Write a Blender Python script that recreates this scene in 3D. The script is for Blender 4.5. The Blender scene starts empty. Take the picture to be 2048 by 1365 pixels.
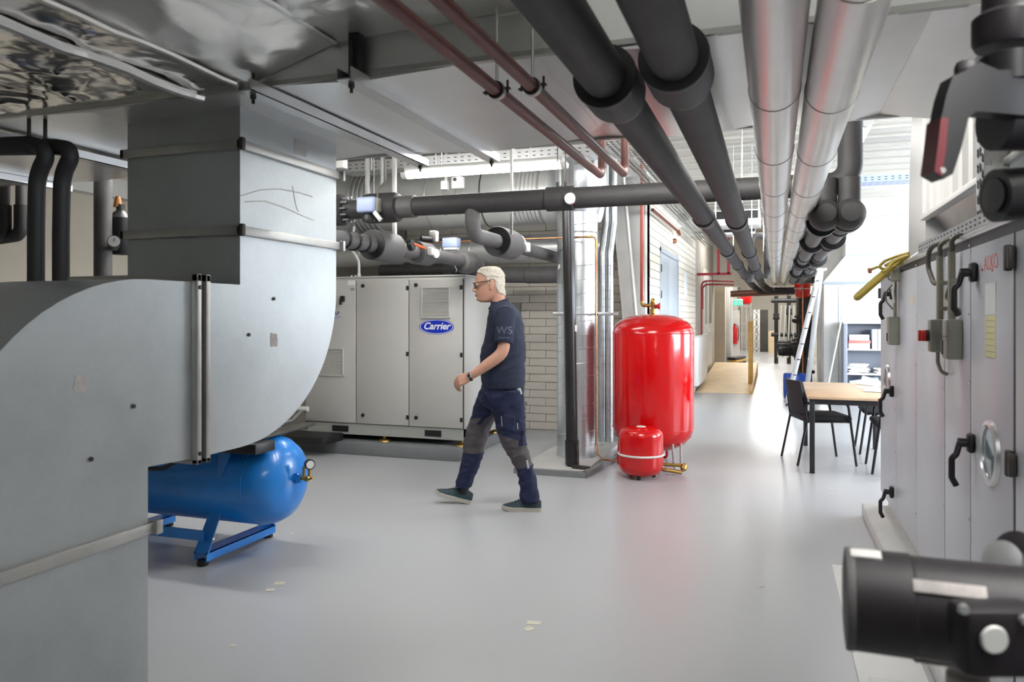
import bpy, bmesh, math, random
from mathutils import Vector as V, Matrix
random.seed(7)
SC = bpy.context.scene
COL = SC.collection
R = math.radians
PI = math.pi

# ------------------------------------------------------------ camera
F = 1520.0            # focal length in pixels of a 2048 px wide frame
HOR = 634.0           # row of the horizon
CAMH = 1.45
TH = math.atan(525.0 / F)
S, C = math.sin(TH), math.cos(TH)
cam = bpy.data.cameras.new('camera')
cam.sensor_width = 36.0
cam.lens = F / 2048 * 36
cam.shift_y = -(682.5 - HOR) / 2048
cam.clip_start = 0.05
cam.clip_end = 200
cam.dof.use_dof = True
cam.dof.focus_distance = 6.3
cam.dof.aperture_fstop = 4.5
co = bpy.data.objects.new('camera', cam)
COL.objects.link(co)
co.location = (0, 0, CAMH)
co.rotation_euler = (PI / 2, 0, TH)
SC.camera = co

# ------------------------------------------------------------ view, world
vs = SC.view_settings
vs.view_transform = 'Standard'
vs.look = 'None'
vs.gamma = 1
vs.use_curve_mapping = False
vs.exposure = 1.45
SC.cycles.max_bounces = 8
SC.cycles.diffuse_bounces = 5
SC.cycles.glossy_bounces = 4
SC.cycles.sample_clamp_indirect = 6
SC.cycles.caustics_reflective = False
SC.cycles.caustics_refractive = False
w = bpy.data.worlds.new('world')
SC.world = w
w.use_nodes = True
w.node_tree.nodes['Background'].inputs[0].default_value = (0.75, 0.85, 1.0, 1)
w.node_tree.nodes['Background'].inputs[1].default_value = 1.0


def area(name, loc, rot, sx, sy, power, color):
    l = bpy.data.lights.new(name, 'AREA')
    l.shape = 'RECTANGLE'
    l.size, l.size_y = sx, sy
    l.energy = power
    l.color = color
    o = bpy.data.objects.new(name, l)
    COL.objects.link(o)
    o.location = loc
    o.rotation_euler = rot
    return o


# daylight through the windows of the right-hand wall
DAY = (0.86, 0.93, 1.0)
area('daylight_far_window', (5.85, 11.2, 2.2), (0, R(90), 0), 2.0, 3.6, 190, DAY)
area('daylight_middle_window', (5.85, 5.6, 2.5), (0, R(90), 0), 1.6, 3.6, 150, DAY)
area('daylight_near_window', (5.85, 0.6, 2.4), (0, R(90), 0), 1.8, 3.6, 420, DAY)
LAMP = 24.0            # emission of the lamp diffusers


# ------------------------------------------------------------ helpers: photo pixel -> place in the room
def ray(px, py):
    u = (px - 1024) / F
    v = (HOR - py) / F
    return -S + u * C, C + u * S, v


def onY(px, py, Y):
    a, b, c = ray(px, py)
    t = Y / b
    return V((a * t, Y, CAMH + c * t))


def onX(px, py, X):
    a, b, c = ray(px, py)
    t = X / a
    return V((X, b * t, CAMH + c * t))


def onZ(px, py, Z):
    a, b, c = ray(px, py)
    t = (Z - CAMH) / c
    return V((a * t, b * t, Z))


def onD(px, py, d):
    a, b, c = ray(px, py)
    return V((a * d, b * d, CAMH + c * d))


# ------------------------------------------------------------ helpers: materials
M = {}


def mat(name, col, rough=0.5, metal=0.0, var=0.0, vscale=6.0, bump=0.0, bscale=30.0, emit=None, coat=0.0,
        spec=0.5, alpha=1.0, trans=0.0, col2=None):
    m = bpy.data.materials.new(name)
    m.use_nodes = True
    nt = m.node_tree
    b = nt.nodes['Principled BSDF']
    b.inputs['Base Color'].default_value = (*col, 1)
    b.inputs['Roughness'].default_value = rough
    b.inputs['Metallic'].default_value = metal
    b.inputs['Specular IOR Level'].default_value = spec
    b.inputs['Coat Weight'].default_value = coat
    if trans:
        b.inputs['Transmission Weight'].default_value = trans
    if emit:
        b.inputs['Emission Color'].default_value = (*emit[0], 1)
        b.inputs['Emission Strength'].default_value = emit[1]
    tc = None
    if var or bump or col2:
        tc = nt.nodes.new('ShaderNodeTexCoord')
    if var or col2:
        n = nt.nodes.new('ShaderNodeTexNoise')
        n.inputs['Scale'].default_value = vscale
        n.inputs['Detail'].default_value = 5
        n.inputs['Roughness'].default_value = 0.62
        nt.links.new(tc.outputs['Object'], n.inputs['Vector'])
        rp = nt.nodes.new('ShaderNodeValToRGB')
        rp.color_ramp.elements[0].position = 0.32
        rp.color_ramp.elements[1].position = 0.68
        c2 = col2 if col2 else tuple(min(1, c * (1 + var)) for c in col)
        c1 = col if col2 else tuple(c * (1 - var) for c in col)
        rp.color_ramp.elements[0].color = (*c1, 1)
        rp.color_ramp.elements[1].color = (*c2, 1)
        nt.links.new(n.outputs['Fac'], rp.inputs['Fac'])
        nt.links.new(rp.outputs['Color'], b.inputs['Base Color'])
    if bump:
        n2 = nt.nodes.new('ShaderNodeTexNoise')
        n2.inputs['Scale'].default_value = bscale
        n2.inputs['Detail'].default_value = 4
        nt.links.new(tc.outputs['Object'], n2.inputs['Vector'])
        bp = nt.nodes.new('ShaderNodeBump')
        bp.inputs['Strength'].default_value = bump
        bp.inputs['Distance'].default_value = 0.02
        nt.links.new(n2.outputs['Fac'], bp.inputs['Height'])
        nt.links.new(bp.outputs['Normal'], b.inputs['Normal'])
    M[name] = m
    return m


def ng(m):
    nt = m.node_tree
    return nt, nt.nodes, nt.links, nt.nodes['Principled BSDF']


# floor: grey epoxy screed, faintly mottled, scuffed, glossy
m = mat('epoxy', (0.36, 0.365, 0.385), 0.3, 0, coat=0.0)
nt, N, L, B = ng(m)
tc = N.new('ShaderNodeTexCoord')
n1 = N.new('ShaderNodeTexNoise'); n1.inputs['Scale'].default_value = 0.8; n1.inputs['Detail'].default_value = 1.5
L.new(tc.outputs['Object'], n1.inputs['Vector'])
r1 = N.new('ShaderNodeMix'); r1.data_type = 'RGBA'
r1.inputs[6].default_value = (0.425, 0.435, 0.455, 1); r1.inputs[7].default_value = (0.50, 0.508, 0.522, 1)
L.new(n1.outputs['Fac'], r1.inputs[0]); L.new(r1.outputs[2], B.inputs['Base Color'])
rr = N.new('ShaderNodeMapRange'); rr.inputs[3].default_value = 0.24; rr.inputs[4].default_value = 0.38
L.new(n1.outputs['Fac'], rr.inputs[0]); L.new(rr.outputs[0], B.inputs['Roughness'])

# crinkled aluminium foil facing: mirror-like, and a paler copy painting the slanted face bright
for fname, fcol, fr, fm in (('foil', (0.88, 0.88, 0.87), 0.15, 1.0), ('foil_lit', (0.97, 0.96, 0.93), 0.28, 0.75)):
  m = mat(fname, fcol, fr, fm)
  nt, N, L, B = ng(m)
  tc = N.new('ShaderNodeTexCoord')
  a1 = N.new('ShaderNodeTexNoise'); a1.inputs['Scale'].default_value = 2.6; a1.inputs['Detail'].default_value = 3; a1.inputs['Roughness'].default_value = 0.45; a1.inputs['Distortion'].default_value = 0.3
  a2 = N.new('ShaderNodeTexVoronoi'); a2.feature = 'DISTANCE_TO_EDGE'; a2.inputs['Scale'].default_value = 4
  wv = N.new('ShaderNodeMix'); wv.data_type = 'VECTOR'; wv.inputs[0].default_value = 0.35
  L.new(tc.outputs['Object'], a1.inputs['Vector'])
  L.new(tc.outputs['Object'], wv.inputs[4]); L.new(a1.outputs['Color'], wv.inputs[5]); L.new(wv.outputs[1], a2.inputs['Vector'])
  ad = N.new('ShaderNodeMath'); ad.operation = 'MULTIPLY_ADD'; ad.inputs[1].default_value = 0.35
  L.new(a2.outputs['Distance'], ad.inputs[0]); L.new(a1.outputs['Fac'], ad.inputs[2])
  bp = N.new('ShaderNodeBump'); bp.inputs['Strength'].default_value = 0.5; bp.inputs['Distance'].default_value = 0.05
  L.new(ad.outputs[0], bp.inputs['Height']); L.new(bp.outputs['Normal'], B.inputs['Normal'])


def galv(name, c1, c2, rough, scale=22, bump=0.03, metal=0.85):
    m = mat(name, c1, rough, metal)
    nt, N, L, B = ng(m)
    tc = N.new('ShaderNodeTexCoord')
    vo = N.new('ShaderNodeTexVoronoi'); vo.inputs['Scale'].default_value = scale
    no = N.new('ShaderNodeTexNoise'); no.inputs['Scale'].default_value = 3.5; no.inputs['Detail'].default_value = 6
    L.new(tc.outputs['Object'], vo.inputs['Vector']); L.new(tc.outputs['Object'], no.inputs['Vector'])
    sp = N.new('ShaderNodeSeparateColor'); L.new(vo.outputs['Color'], sp.inputs[0])
    mm = N.new('ShaderNodeMath'); mm.operation = 'MULTIPLY_ADD'; mm.inputs[1].default_value = 0.07
    L.new(sp.outputs[0], mm.inputs[0]); L.new(no.outputs['Fac'], mm.inputs[2])
    rp = N.new('ShaderNodeValToRGB'); rp.color_ramp.elements[0].position = 0.35; rp.color_ramp.elements[1].position = 0.9
    rp.color_ramp.elements[0].color = (*c1, 1); rp.color_ramp.elements[1].color = (*c2, 1)
    L.new(mm.outputs[0], rp.inputs['Fac']); L.new(rp.outputs['Color'], B.inputs['Base Color'])
    rr = N.new('ShaderNodeMapRange'); rr.inputs[3].default_value = rough - 0.08; rr.inputs[4].default_value = rough + 0.1
    L.new(no.outputs['Fac'], rr.inputs[0]); L.new(rr.outputs[0], B.inputs['Roughness'])
    if bump:
        bp = N.new('ShaderNodeBump'); bp.inputs['Strength'].default_value = bump; bp.inputs['Distance'].default_value = 0.05
        L.new(no.outputs['Fac'], bp.inputs['Height']); L.new(bp.outputs['Normal'], B.inputs['Normal'])
    return m


galv('galvanised', (0.44, 0.47, 0.48), (0.56, 0.59, 0.60), 0.4, scale=55, metal=0.62)
galv('galv_plain', (0.78, 0.785, 0.78), (0.87, 0.87, 0.86), 0.34, scale=40, metal=0.85, bump=0.01)
galv('galv_bright', (0.60, 0.61, 0.62), (0.78, 0.79, 0.80), 0.3)
galv('galv_flange', (0.45, 0.45, 0.43), (0.62, 0.61, 0.58), 0.4, metal=0.8)
galv('spiral', (0.58, 0.61, 0.63), (0.76, 0.79, 0.81), 0.3, metal=0.85, bump=0.02)
galv('duct_pale', (0.60, 0.61, 0.60), (0.74, 0.75, 0.74), 0.36, scale=30, metal=0.45, bump=0.01)
galv('alu_clad', (0.72, 0.71, 0.69), (0.84, 0.83, 0.82), 0.33, scale=3, bump=0.0, metal=0.85)
mat('insul', (0.038, 0.036, 0.037), 0.62, var=0.15, vscale=9, bump=0.1, bscale=160)
mat('insul_grey', (0.11, 0.105, 0.105), 0.6, var=0.12, vscale=8, bump=0.08, bscale=160)
mat('tape_black', (0.012, 0.012, 0.013), 0.45)
mat('black', (0.012, 0.012, 0.014), 0.45)
mat('black_gloss', (0.01, 0.01, 0.012), 0.22)
mat('black_pvc', (0.02, 0.019, 0.02), 0.3, var=0.3, vscale=5)
mat('dark_steel', (0.055, 0.05, 0.045), 0.5, 0.3, var=0.2)
mat('grip_red', (0.13, 0.008, 0.015), 0.5)
mat('cast', (0.024, 0.020, 0.023), 0.5, 0.2, var=0.25, vscale=20)
mat('rust_pipe', (0.15, 0.042, 0.03), 0.42, var=0.25, vscale=7)
mat('red_pipe', (0.42, 0.075, 0.045), 0.38, var=0.12)
mat('red_gloss', (0.66, 0.004, 0.006), 0.16, coat=0.3)
mat('red', (0.6, 0.02, 0.02), 0.4)
mat('red_ink', (0.75, 0.22, 0.2), 0.6)
mat('blue_tank', (0.012, 0.21, 0.66), 0.28, var=0.06, coat=0.2)
mat('blue_plastic', (0.01, 0.07, 0.45), 0.4)
mat('logo_blue', (0.005, 0.03, 0.48), 0.35)
mat('actuator', (0.42, 0.5, 0.75), 0.4)
mat('navy_ink', (0.03, 0.06, 0.25), 0.5)
mat('white_ink', (0.85, 0.85, 0.87), 0.5)
mat('white', (0.74, 0.73, 0.71), 0.45, var=0.03)
mat('white_steel', (0.62, 0.61, 0.58), 0.45, var=0.04)
mat('white_sheet', (0.78, 0.78, 0.77), 0.4, var=0.03)
mat('cream', (0.52, 0.47, 0.39), 0.7, var=0.06, vscale=1.5, bump=0.03, bscale=60)
mat('cream_pale', (0.70, 0.66, 0.58), 0.7)
mat('brick', (0.75, 0.695, 0.60), 0.6, var=0.06, vscale=5, bump=0.12, bscale=60)
mat('mortar', (0.42, 0.39, 0.35), 0.85, var=0.1, bump=0.2, bscale=90)
mat('deck', (0.55, 0.53, 0.48), 0.5, var=0.05, vscale=2)
mat('chiller', (0.52, 0.51, 0.48), 0.42, var=0.02, vscale=3)
mat('chiller_frame', (0.56, 0.55, 0.52), 0.4)
mat('chiller_base', (0.42, 0.43, 0.40), 0.45)
mat('plinth_grey', (0.20, 0.205, 0.215), 0.45, var=0.08, vscale=4)
mat('plinth_white', (0.60, 0.60, 0.585), 0.5, var=0.08, vscale=5)
mat('ahu', (0.565, 0.58, 0.63), 0.36, 0.05, var=0.025, vscale=1.2)
mat('gasket', (0.03, 0.028, 0.032), 0.5)
mat('box_grey', (0.30, 0.30, 0.25), 0.5, var=0.04)
mat('conduit', (0.33, 0.31, 0.24), 0.5)
mat('cable', (0.12, 0.11, 0.09), 0.5)
mat('cable_white', (0.7, 0.7, 0.68), 0.5)
mat('brass', (0.50, 0.33, 0.10), 0.35, 0.9, var=0.15, vscale=20)
mat('copper', (0.60, 0.26, 0.13), 0.32, 0.9, var=0.2, vscale=12)
mat('hose_yellow', (0.45, 0.34, 0.06), 0.45)
mat('paper', (0.82, 0.82, 0.82), 0.7, var=0.03)
mat('paper_yellow', (0.78, 0.74, 0.42), 0.7)
mat('paper_blue', (0.62, 0.70, 0.85), 0.7)
mat('tape_scrap', (0.70, 0.66, 0.54), 0.7)
mat('residue', (0.50, 0.46, 0.44), 0.7, var=0.2, vscale=40)
mat('smudge', (0.40, 0.39, 0.36), 0.6, 0.4)
mat('stain', (0.35, 0.37, 0.36), 0.6, 0.5)
mat('wood', (0.62, 0.43, 0.27), 0.4, var=0.12, vscale=4)
mat('ply', (0.82, 0.63, 0.40), 0.5, var=0.1, vscale=3)
mat('timber', (0.66, 0.38, 0.10), 0.5, var=0.15, vscale=8)
mat('chair_fabric', (0.035, 0.04, 0.045), 0.85, bump=0.15, bscale=300)
mat('cab_grey', (0.30, 0.33, 0.40), 0.45)
mat('door_grey', (0.40, 0.45, 0.50), 0.4, var=0.03)
mat('alu', (0.70, 0.71, 0.72), 0.35, 0.8)
mat('chrome', (0.8, 0.8, 0.8), 0.15, 1.0)
mat('glass', (0.25, 0.30, 0.34), 0.05, 0.0, spec=0.8)
mat('dial', (0.80, 0.80, 0.77), 0.4)
mat('exit_green', (0.02, 0.45, 0.16), 0.4, emit=((0.05, 0.7, 0.3), 0.8))
mat('amber', (0.35, 0.13, 0.02), 0.4)
mat('orange', (0.75, 0.13, 0.03), 0.4)
mat('lamp_tube', (0.9, 0.9, 0.9), 0.4, emit=((1.0, 0.985, 0.95), LAMP))
mat('lamp_housing', (0.62, 0.62, 0.6), 0.4)
mat('dusk_brown', (0.06, 0.052, 0.03), 0.8)
mat('ribbed_white', (0.60, 0.595, 0.575), 0.45)
mat('red_board', (0.30, 0.02, 0.03), 0.5)


# ------------------------------------------------------------ helpers: meshes
WL = {}


class MB:
    def __init__(self):
        self.v = []
        self.f = []
        self.mi = []
        self.cur = 0

    def add(self, vs, fs):
        o = len(self.v)
        self.v += [tuple(p) for p in vs]
        for f in fs:
            self.f.append(tuple(i + o for i in f))
            self.mi.append(self.cur)
        return self

    def bm(self, b):
        b.verts.ensure_lookup_table()
        b.verts.index_update()
        self.add([p.co[:] for p in b.verts], [[q.index for q in f.verts] for f in b.faces])
        b.free()
        return self

    def box(self, x0, y0, z0, x1, y1, z1, bev=0.0, seg=2):
        return self.obox(((x0 + x1) / 2, (y0 + y1) / 2, (z0 + z1) / 2), (abs(x1 - x0), abs(y1 - y0), abs(z1 - z0)), None, bev, seg)

    def obox(self, c, s, rot=None, bev=0.0, seg=2):
        b = bmesh.new()
        bmesh.ops.create_cube(b, size=1)
        for p in b.verts:
            p.co = V((p.co.x * s[0], p.co.y * s[1], p.co.z * s[2]))
        if bev:
            bmesh.ops.bevel(b, geom=list(b.edges), offset=min(bev, min(s) * 0.45), segments=seg, affect='EDGES', profile=0.5)
        mm = Matrix.Translation(c) @ (rot.to_4x4() if rot else Matrix.Identity(4))
        bmesh.ops.transform(b, matrix=mm, verts=b.verts)
        return self.bm(b)

    def bar(self, p, q, wd, ht, up=(0, 0, 1), bev=0.0):
        """a bar of section wd x ht from p to q"""
        p, q = V(p), V(q)
        d = (q - p)
        ln = d.length
        d.normalize()
        up = V(up)
        if abs(d.dot(up)) > 0.99:
            up = V((1, 0, 0))
        x = d.cross(up).normalized()
        z = x.cross(d).normalized()
        rot = Matrix((x, d, z)).transposed()
        return self.obox((p + q) / 2, (wd, ln, ht), rot, bev)

    def tube(self, pts, r, n=16, cap=True, rs=None, flat=1.0):
        pts = [V(p) for p in pts]
        k = len(pts)
        tg = []
        for i in range(k):
            a = pts[max(0, i - 1)]
            b = pts[min(k - 1, i + 1)]
            t = (b - a)
            tg.append(t.normalized() if t.length > 1e-9 else V((0, 0, 1)))
        up = V((0, 0, 1)) if abs(tg[0].z) < 0.9 else V((0, 1, 0))
        x = tg[0].cross(up).normalized()
        vs, fs = [], []
        for i in range(k):
            t = tg[i]
            x = (x - t * x.dot(t)).normalized()
            y = t.cross(x)
            rad = rs[i] if rs else r
            sc = 1.0
            if 0 < i < k - 1:
                h = (pts[i] - pts[i - 1]).normalized().dot(t)
                sc = 1.0 / max(0.6, h)
            for j in range(n):
                a = 2 * PI * j / n
                vs.append(pts[i] + (x * math.cos(a) * flat + y * math.sin(a)) * rad)
        for i in range(k - 1):
            for j in range(n):
                a, b = i * n + j, i * n + (j + 1) % n
                fs.append((a, b, b + n, a + n))
        if cap:
            fs.append(tuple(range(n - 1, -1, -1)))
            fs.append(tuple((k - 1) * n + j for j in range(n)))
        return self.add(vs, fs)

    def lathe(self, prof, o, d=(0, 0, 1), n=32, cap=True):
        """prof: list of (radius, height along d)"""
        d = V(d).normalized()
        up = V((0, 0, 1)) if abs(d.z) < 0.9 else V((0, 1, 0))
        x = d.cross(up).normalized()
        y = d.cross(x)
        o = V(o)
        vs, fs = [], []
        for r, h in prof:
            for j in range(n):
                a = 2 * PI * j / n
                vs.append(o + d * h + (x * math.cos(a) + y * math.sin(a)) * max(r, 1e-4))
        k = len(prof)
        for i in range(k - 1):
            for j in range(n):
                a, b = i * n + j, i * n + (j + 1) % n
                fs.append((a, a + n, b + n, b))
        if cap:
            fs.append(tuple(range(n)))
            fs.append(tuple((k - 1) * n + j for j in range(n - 1, -1, -1)))
        return self.add(vs, fs)

    def cyl(self, p, q, r, n=20):
        return self.tube([p, q], r, n)

    def prism(self, poly, vec):
        """polygon (3-D points) swept by vec"""
        vec = V(vec)
        p = [V(a) for a in poly]
        k = len(p)
        vs = p + [a + vec for a in p]
        fs = [tuple(range(k - 1, -1, -1)), tuple(range(k, 2 * k))]
        for i in range(k):
            j = (i + 1) % k
            fs.append((i, j, j + k, i + k))
        return self.add(vs, fs)

    def ring(self, o, d, r, t, n=32, m=8):
        """torus round axis d"""
        d = V(d).normalized()
        up = V((0, 0, 1)) if abs(d.z) < 0.9 else V((0, 1, 0))
        x = d.cross(up).normalized()
        y = d.cross(x)
        o = V(o)
        vs, fs = [], []
        for i in range(n):
            a = 2 * PI * i / n
            e = x * math.cos(a) + y * math.sin(a)
            for j in range(m):
                b = 2 * PI * j / m
                vs.append(o + e * (r + t * math.cos(b)) + d * t * math.sin(b))
        for i in range(n):
            for j in range(m):
                a, b = i * m + j, i * m + (j + 1) % m
                c, e2 = ((i + 1) % n) * m + j, ((i + 1) % n) * m + (j + 1) % m
                fs.append((a, c, e2, b))
        return self.add(vs, fs)

    def build(self, name, m, parent=None, smooth=38, world=True):
        me = bpy.data.meshes.new(name)
        vs = [V(p) for p in self.v]
        lo = V((min(p.x for p in vs), min(p.y for p in vs), min(p.z for p in vs)))
        hi = V((max(p.x for p in vs), max(p.y for p in vs), max(p.z for p in vs)))
        o = V(((lo.x + hi.x) / 2, (lo.y + hi.y) / 2, lo.z))
        me.from_pydata([(p - o)[:] for p in vs], [], self.f)
        b = bmesh.new()
        b.from_mesh(me)
        bmesh.ops.recalc_face_normals(b, faces=b.faces)
        b.to_mesh(me)
        b.free()
        ms = m if isinstance(m, (list, tuple)) else [m]
        for q in ms:
            me.materials.append(M[q])
        if len(ms) > 1:
            me.polygons.foreach_set('material_index', self.mi)
        if smooth:
            me.polygons.foreach_set('use_smooth', [True] * len(me.polygons))
            me.set_sharp_from_angle(angle=R(smooth))
        ob = bpy.data.objects.new(name, me)
        COL.objects.link(ob)
        ob.location = o
        WL[ob.name] = o
        if parent is not None:
            ob.parent = parent
            ob.matrix_parent_inverse = Matrix.Translation(-WL.get(parent.name, V((0, 0, 0))))
        return ob


def thing(name, label, cat, loc=(0, 0, 0), group=None):
    o = bpy.data.objects.new(name, None)
    COL.objects.link(o)
    o.empty_display_size = 0.1
    o.location = loc
    WL[o.name] = V(loc)
    o['label'] = label
    o['category'] = cat
    if group:
        o['group'] = group
    return o


def tag(o, label, cat, group=None):
    o['label'] = label
    o['category'] = cat
    if group:
        o['group'] = group
    return o


def struct(o):
    o['kind'] = 'structure'
    return o


def stuff(o):
    o['kind'] = 'stuff'
    return o


def copy_tree(o, parent=None):
    c = o.copy()
    COL.objects.link(c)
    WL[c.name] = WL.get(o.name, V((0, 0, 0)))
    if parent is not None:
        c.parent = parent
    for ch in [q for q in o.children]:
        copy_tree(ch, c)
    return c


def fillet(pts, rad, seg=6):
    pts = [V(p) for p in pts]
    out = [pts[0]]
    for i in range(1, len(pts) - 1):
        a, b, c = pts[i - 1], pts[i], pts[i + 1]
        d1, d2 = (a - b), (c - b)
        l1, l2 = d1.length, d2.length
        d1.normalize(); d2.normalize()
        ang = d1.angle(d2)
        if ang > PI - 0.02:
            out.append(b)
            continue
        r = rad[i - 1] if isinstance(rad, (list, tuple)) else rad
        t = min(r / math.tan(ang / 2), l1 * 0.48, l2 * 0.48)
        rr = t * math.tan(ang / 2)
        bis = (d1 + d2).normalized()
        cen = b + bis * (rr / math.sin(ang / 2))
        s0 = b + d1 * t - cen
        s1 = b + d2 * t - cen
        for k in range(seg + 1):
            u = k / seg
            q = s0.lerp(s1, u)
            om = s0.angle(s1)
            if om > 1e-4:
                q = s0 * (math.sin((1 - u) * om) / math.sin(om)) + s1 * (math.sin(u * om) / math.sin(om))
            out.append(cen + q)
    out.append(pts[-1])
    return out


def text_mesh(name, body, m, size, loc, rot, parent, extrude=0.0015, shear=0.0, bold=0.0, align='CENTER', sx=1.0):
    cu = bpy.data.curves.new(name, 'FONT')
    cu.body = body
    cu.size = size
    cu.extrude = extrude
    cu.align_x = align
    cu.align_y = 'CENTER'
    cu.shear = shear
    cu.offset = bold
    tmp = bpy.data.objects.new(name + '_tmp', cu)
    COL.objects.link(tmp)
    bpy.context.view_layer.update()
    dg = bpy.context.evaluated_depsgraph_get()
    me = bpy.data.meshes.new_from_object(tmp.evaluated_get(dg))
    bpy.data.objects.remove(tmp)
    me.materials.clear()
    me.materials.append(M[m])
    ob = bpy.data.objects.new(name, me)
    COL.objects.link(ob)
    ob.location = loc
    ob.rotation_euler = rot
    ob.scale = (sx, 1, 1)
    WL[ob.name] = V(loc)
    ob.parent = parent
    ob.matrix_parent_inverse = Matrix.Translation(-WL.get(parent.name, V((0, 0, 0))))
    return ob


# ------------------------------------------------------------ lamps
def batten(label, x0, x1, y0, y1, z, group='tube lamps of the plant room'):
    p, q = V((x0, y0, z)), V((x1, y1, z))
    d = (q - p).normalized()
    t = thing('tube_lamp', label, 'lamp', ((p + q) / 2)[:], group)
    MB().bar(p + V((0, 0, 0.045)), q + V((0, 0, 0.045)), 0.10, 0.05, bev=0.012).build('housing', 'lamp_housing', t)
    b = MB()
    side = d.cross(V((0, 0, 1)))
    prof = []
    for k in range(9):
        a = PI + PI * k / 8
        prof.append((math.cos(a) * 0.052, math.sin(a) * 0.05 + 0.02))
    poly = [p + d * 0.01 + side * c[0] + V((0, 0, c[1])) for c in prof]
    b.prism(poly, d * ((q - p).length - 0.02))
    b.build('diffuser', 'lamp_tube', t)
    for e, s in ((p, -1), (q, 1)):
        poly = [e - d * 0.02 * s + side * c[0] * 1.06 + V((0, 0, c[1] * 1.06)) for c in prof]
        MB().prism(poly, d * s * 0.05).build('end_cap', 'white', t)
    for f in (0.2, 0.8):
        c = p.lerp(q, f)
        MB().tube([c + V((0, 0, 0.07)), (c.x, c.y, 3.52)], 0.004, 6).build('hanger', 'alu', t)
    return t
# ============================================================ the room
XL, XR, YN, YB, YF = -6.2, 6.0, -3.5, 9.35, 36.0
XC = -1.45            # corridor wall
ZC = 3.6
fl = struct(MB().box(XL - 0.2, YN - 0.2, -0.1, XR + 0.2, YF + 0.2, 0).build('floor', 'epoxy'))
# scraps of old tape and paint on the screed
for px, py, sx, sy, a in ((559, 1168, .075, .055, .3), (541, 1181, .06, .045, .5), (1068, 1247, .085, .05, .2), (1058, 1259, .06, .05, .9),
                          (584, 1068, .035, .03, 0), (771, 1102, .025, .02, 0), (466, 1293, .03, .02, .4), (850, 1057, .02, .012, 0),
                          (1522, 1174, .05, .012, .8), (1662, 978, .05, .03, .2)):
    c = onZ(px, py, 0)
    MB().obox((c.x, c.y, 0.0012), (sx * .75, sy * .8, 0.002), Matrix.Rotation(a, 3, 'Z')).build('tape_scrap', 'tape_scrap', fl)

# ceiling: ribbed steel deck, ribs across the corridor
prof = []
y = YN - 0.2
while y < YF:
    prof += [(y, ZC), (y + .03, ZC - .14), (y + .15, ZC - .14), (y + .165, ZC - .12), (y + .18, ZC - .14), (y + .29, ZC - .14), (y + .32, ZC)]
    y += 0.45
prof = [(a, b) for a, b in prof]
poly = [V((XL - .2, a, b)) for a, b in prof]
b = MB()
k = len(poly)
vs = poly + [p + V((XR - XL + .4, 0, 0)) for p in poly]
b.add(vs, [(i, i + 1, i + 1 + k, i + k) for i in range(k - 1)])
struct(b.build('ceiling', 'deck', smooth=20))
struct(MB().box(XL - .2, YN - .2, ZC + 0.01, XR + .2, YF + .2, ZC + .1).build('ceiling_slab', 'deck'))


def brick_wall(name, horiz, x0, x1, z0, z1, fixed, thick, holes, bricks_from, bl=0.44, bh=0.102, facing=-1, far_joined=None):
    """a backing wall and its blocks; horiz 'X' or 'Y' is the direction of the courses"""
    b = MB()
    if horiz == 'X':
        b.box(x0, fixed, z0, x1, fixed + thick, z1)
    else:
        b.box(fixed - thick, x0, z0, fixed, x1, z1)
    wall = struct(b.build(name, 'mortar'))
    cache = {}
    a0, a1, c0, c1 = bricks_from
    g = 0.007
    row = 0
    z = c0
    while z < c1 - 0.02:
        st = a0 - (bl / 2 if row % 2 else 0)
        while st < a1:
            s, e = max(st, a0) + g / 2, min(st + bl, a1) - g / 2
            zt = min(z + bh, c1) - g / 2
            zb = z + g / 2
            st += bl
            if e - s < 0.03:
                continue
            if any(s < h[1] and e > h[0] and zb < h[3] and zt > h[2] for h in holes):
                # trim against the opening
                for h in holes:
                    if zb < h[3] and zt > h[2]:
                        if s < h[0] < e:
                            e = h[0]
                        elif s < h[1] < e:
                            s = h[1]
                        elif s >= h[0] and e <= h[1]:
                            s = e
                if e - s < 0.03:
                    continue
            key = (round(e - s, 3), round(zt - zb, 3))
            if key not in cache:
                q = MB()
                dpt = 0.012
                if horiz == 'X':
                    q.box(-key[0] / 2, -dpt, 0, key[0] / 2, 0.0, key[1], 0.004, 1)
                else:
                    q.box(0, -key[0] / 2, 0, dpt, key[0] / 2, key[1], 0.004, 1)
                o = q.build('brick', 'brick', wall)
                off = V(o.location)
                cache[key] = (o, off)
                ob = o
            else:
                o, off = cache[key]
                ob = o.copy()
                COL.objects.link(ob)
            jit = random.uniform(-.002, .002)
            if horiz == 'X':
                ob.location = off + V(((s + e) / 2, fixed + jit, zb))
            else:
                ob.location = off + V((fixed + jit, (s + e) / 2, zb))
        z += bh
        row += 1
    return wall


wb = brick_wall('wall_back', 'X', XL - .2, XC, 0, ZC, YB, 0.2, [(-4.8, -3.1, 0, 1.63)], (-4.75, XC - 0.3, 0.0, 3.0))
wl = brick_wall('wall_corridor', 'Y', YB, YF, 0, ZC, XC, 0.2, [(10.18, 12.22, 0, 2.38)], (YB, 15.0, 0.0, 2.9))
struct(MB().box(XL - .2, YN - .2, 0, XL, YB, ZC).build('wall_left', 'cream'))
struct(MB().box(XL - .2, YN - .2, 0, XR + .2, YN, ZC).build('wall_near', 'dusk_brown'))
struct(MB().box(XC - .2, YF, 0, XR + .2, YF + .2, ZC).build('wall_far', 'cream_pale'))
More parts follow.
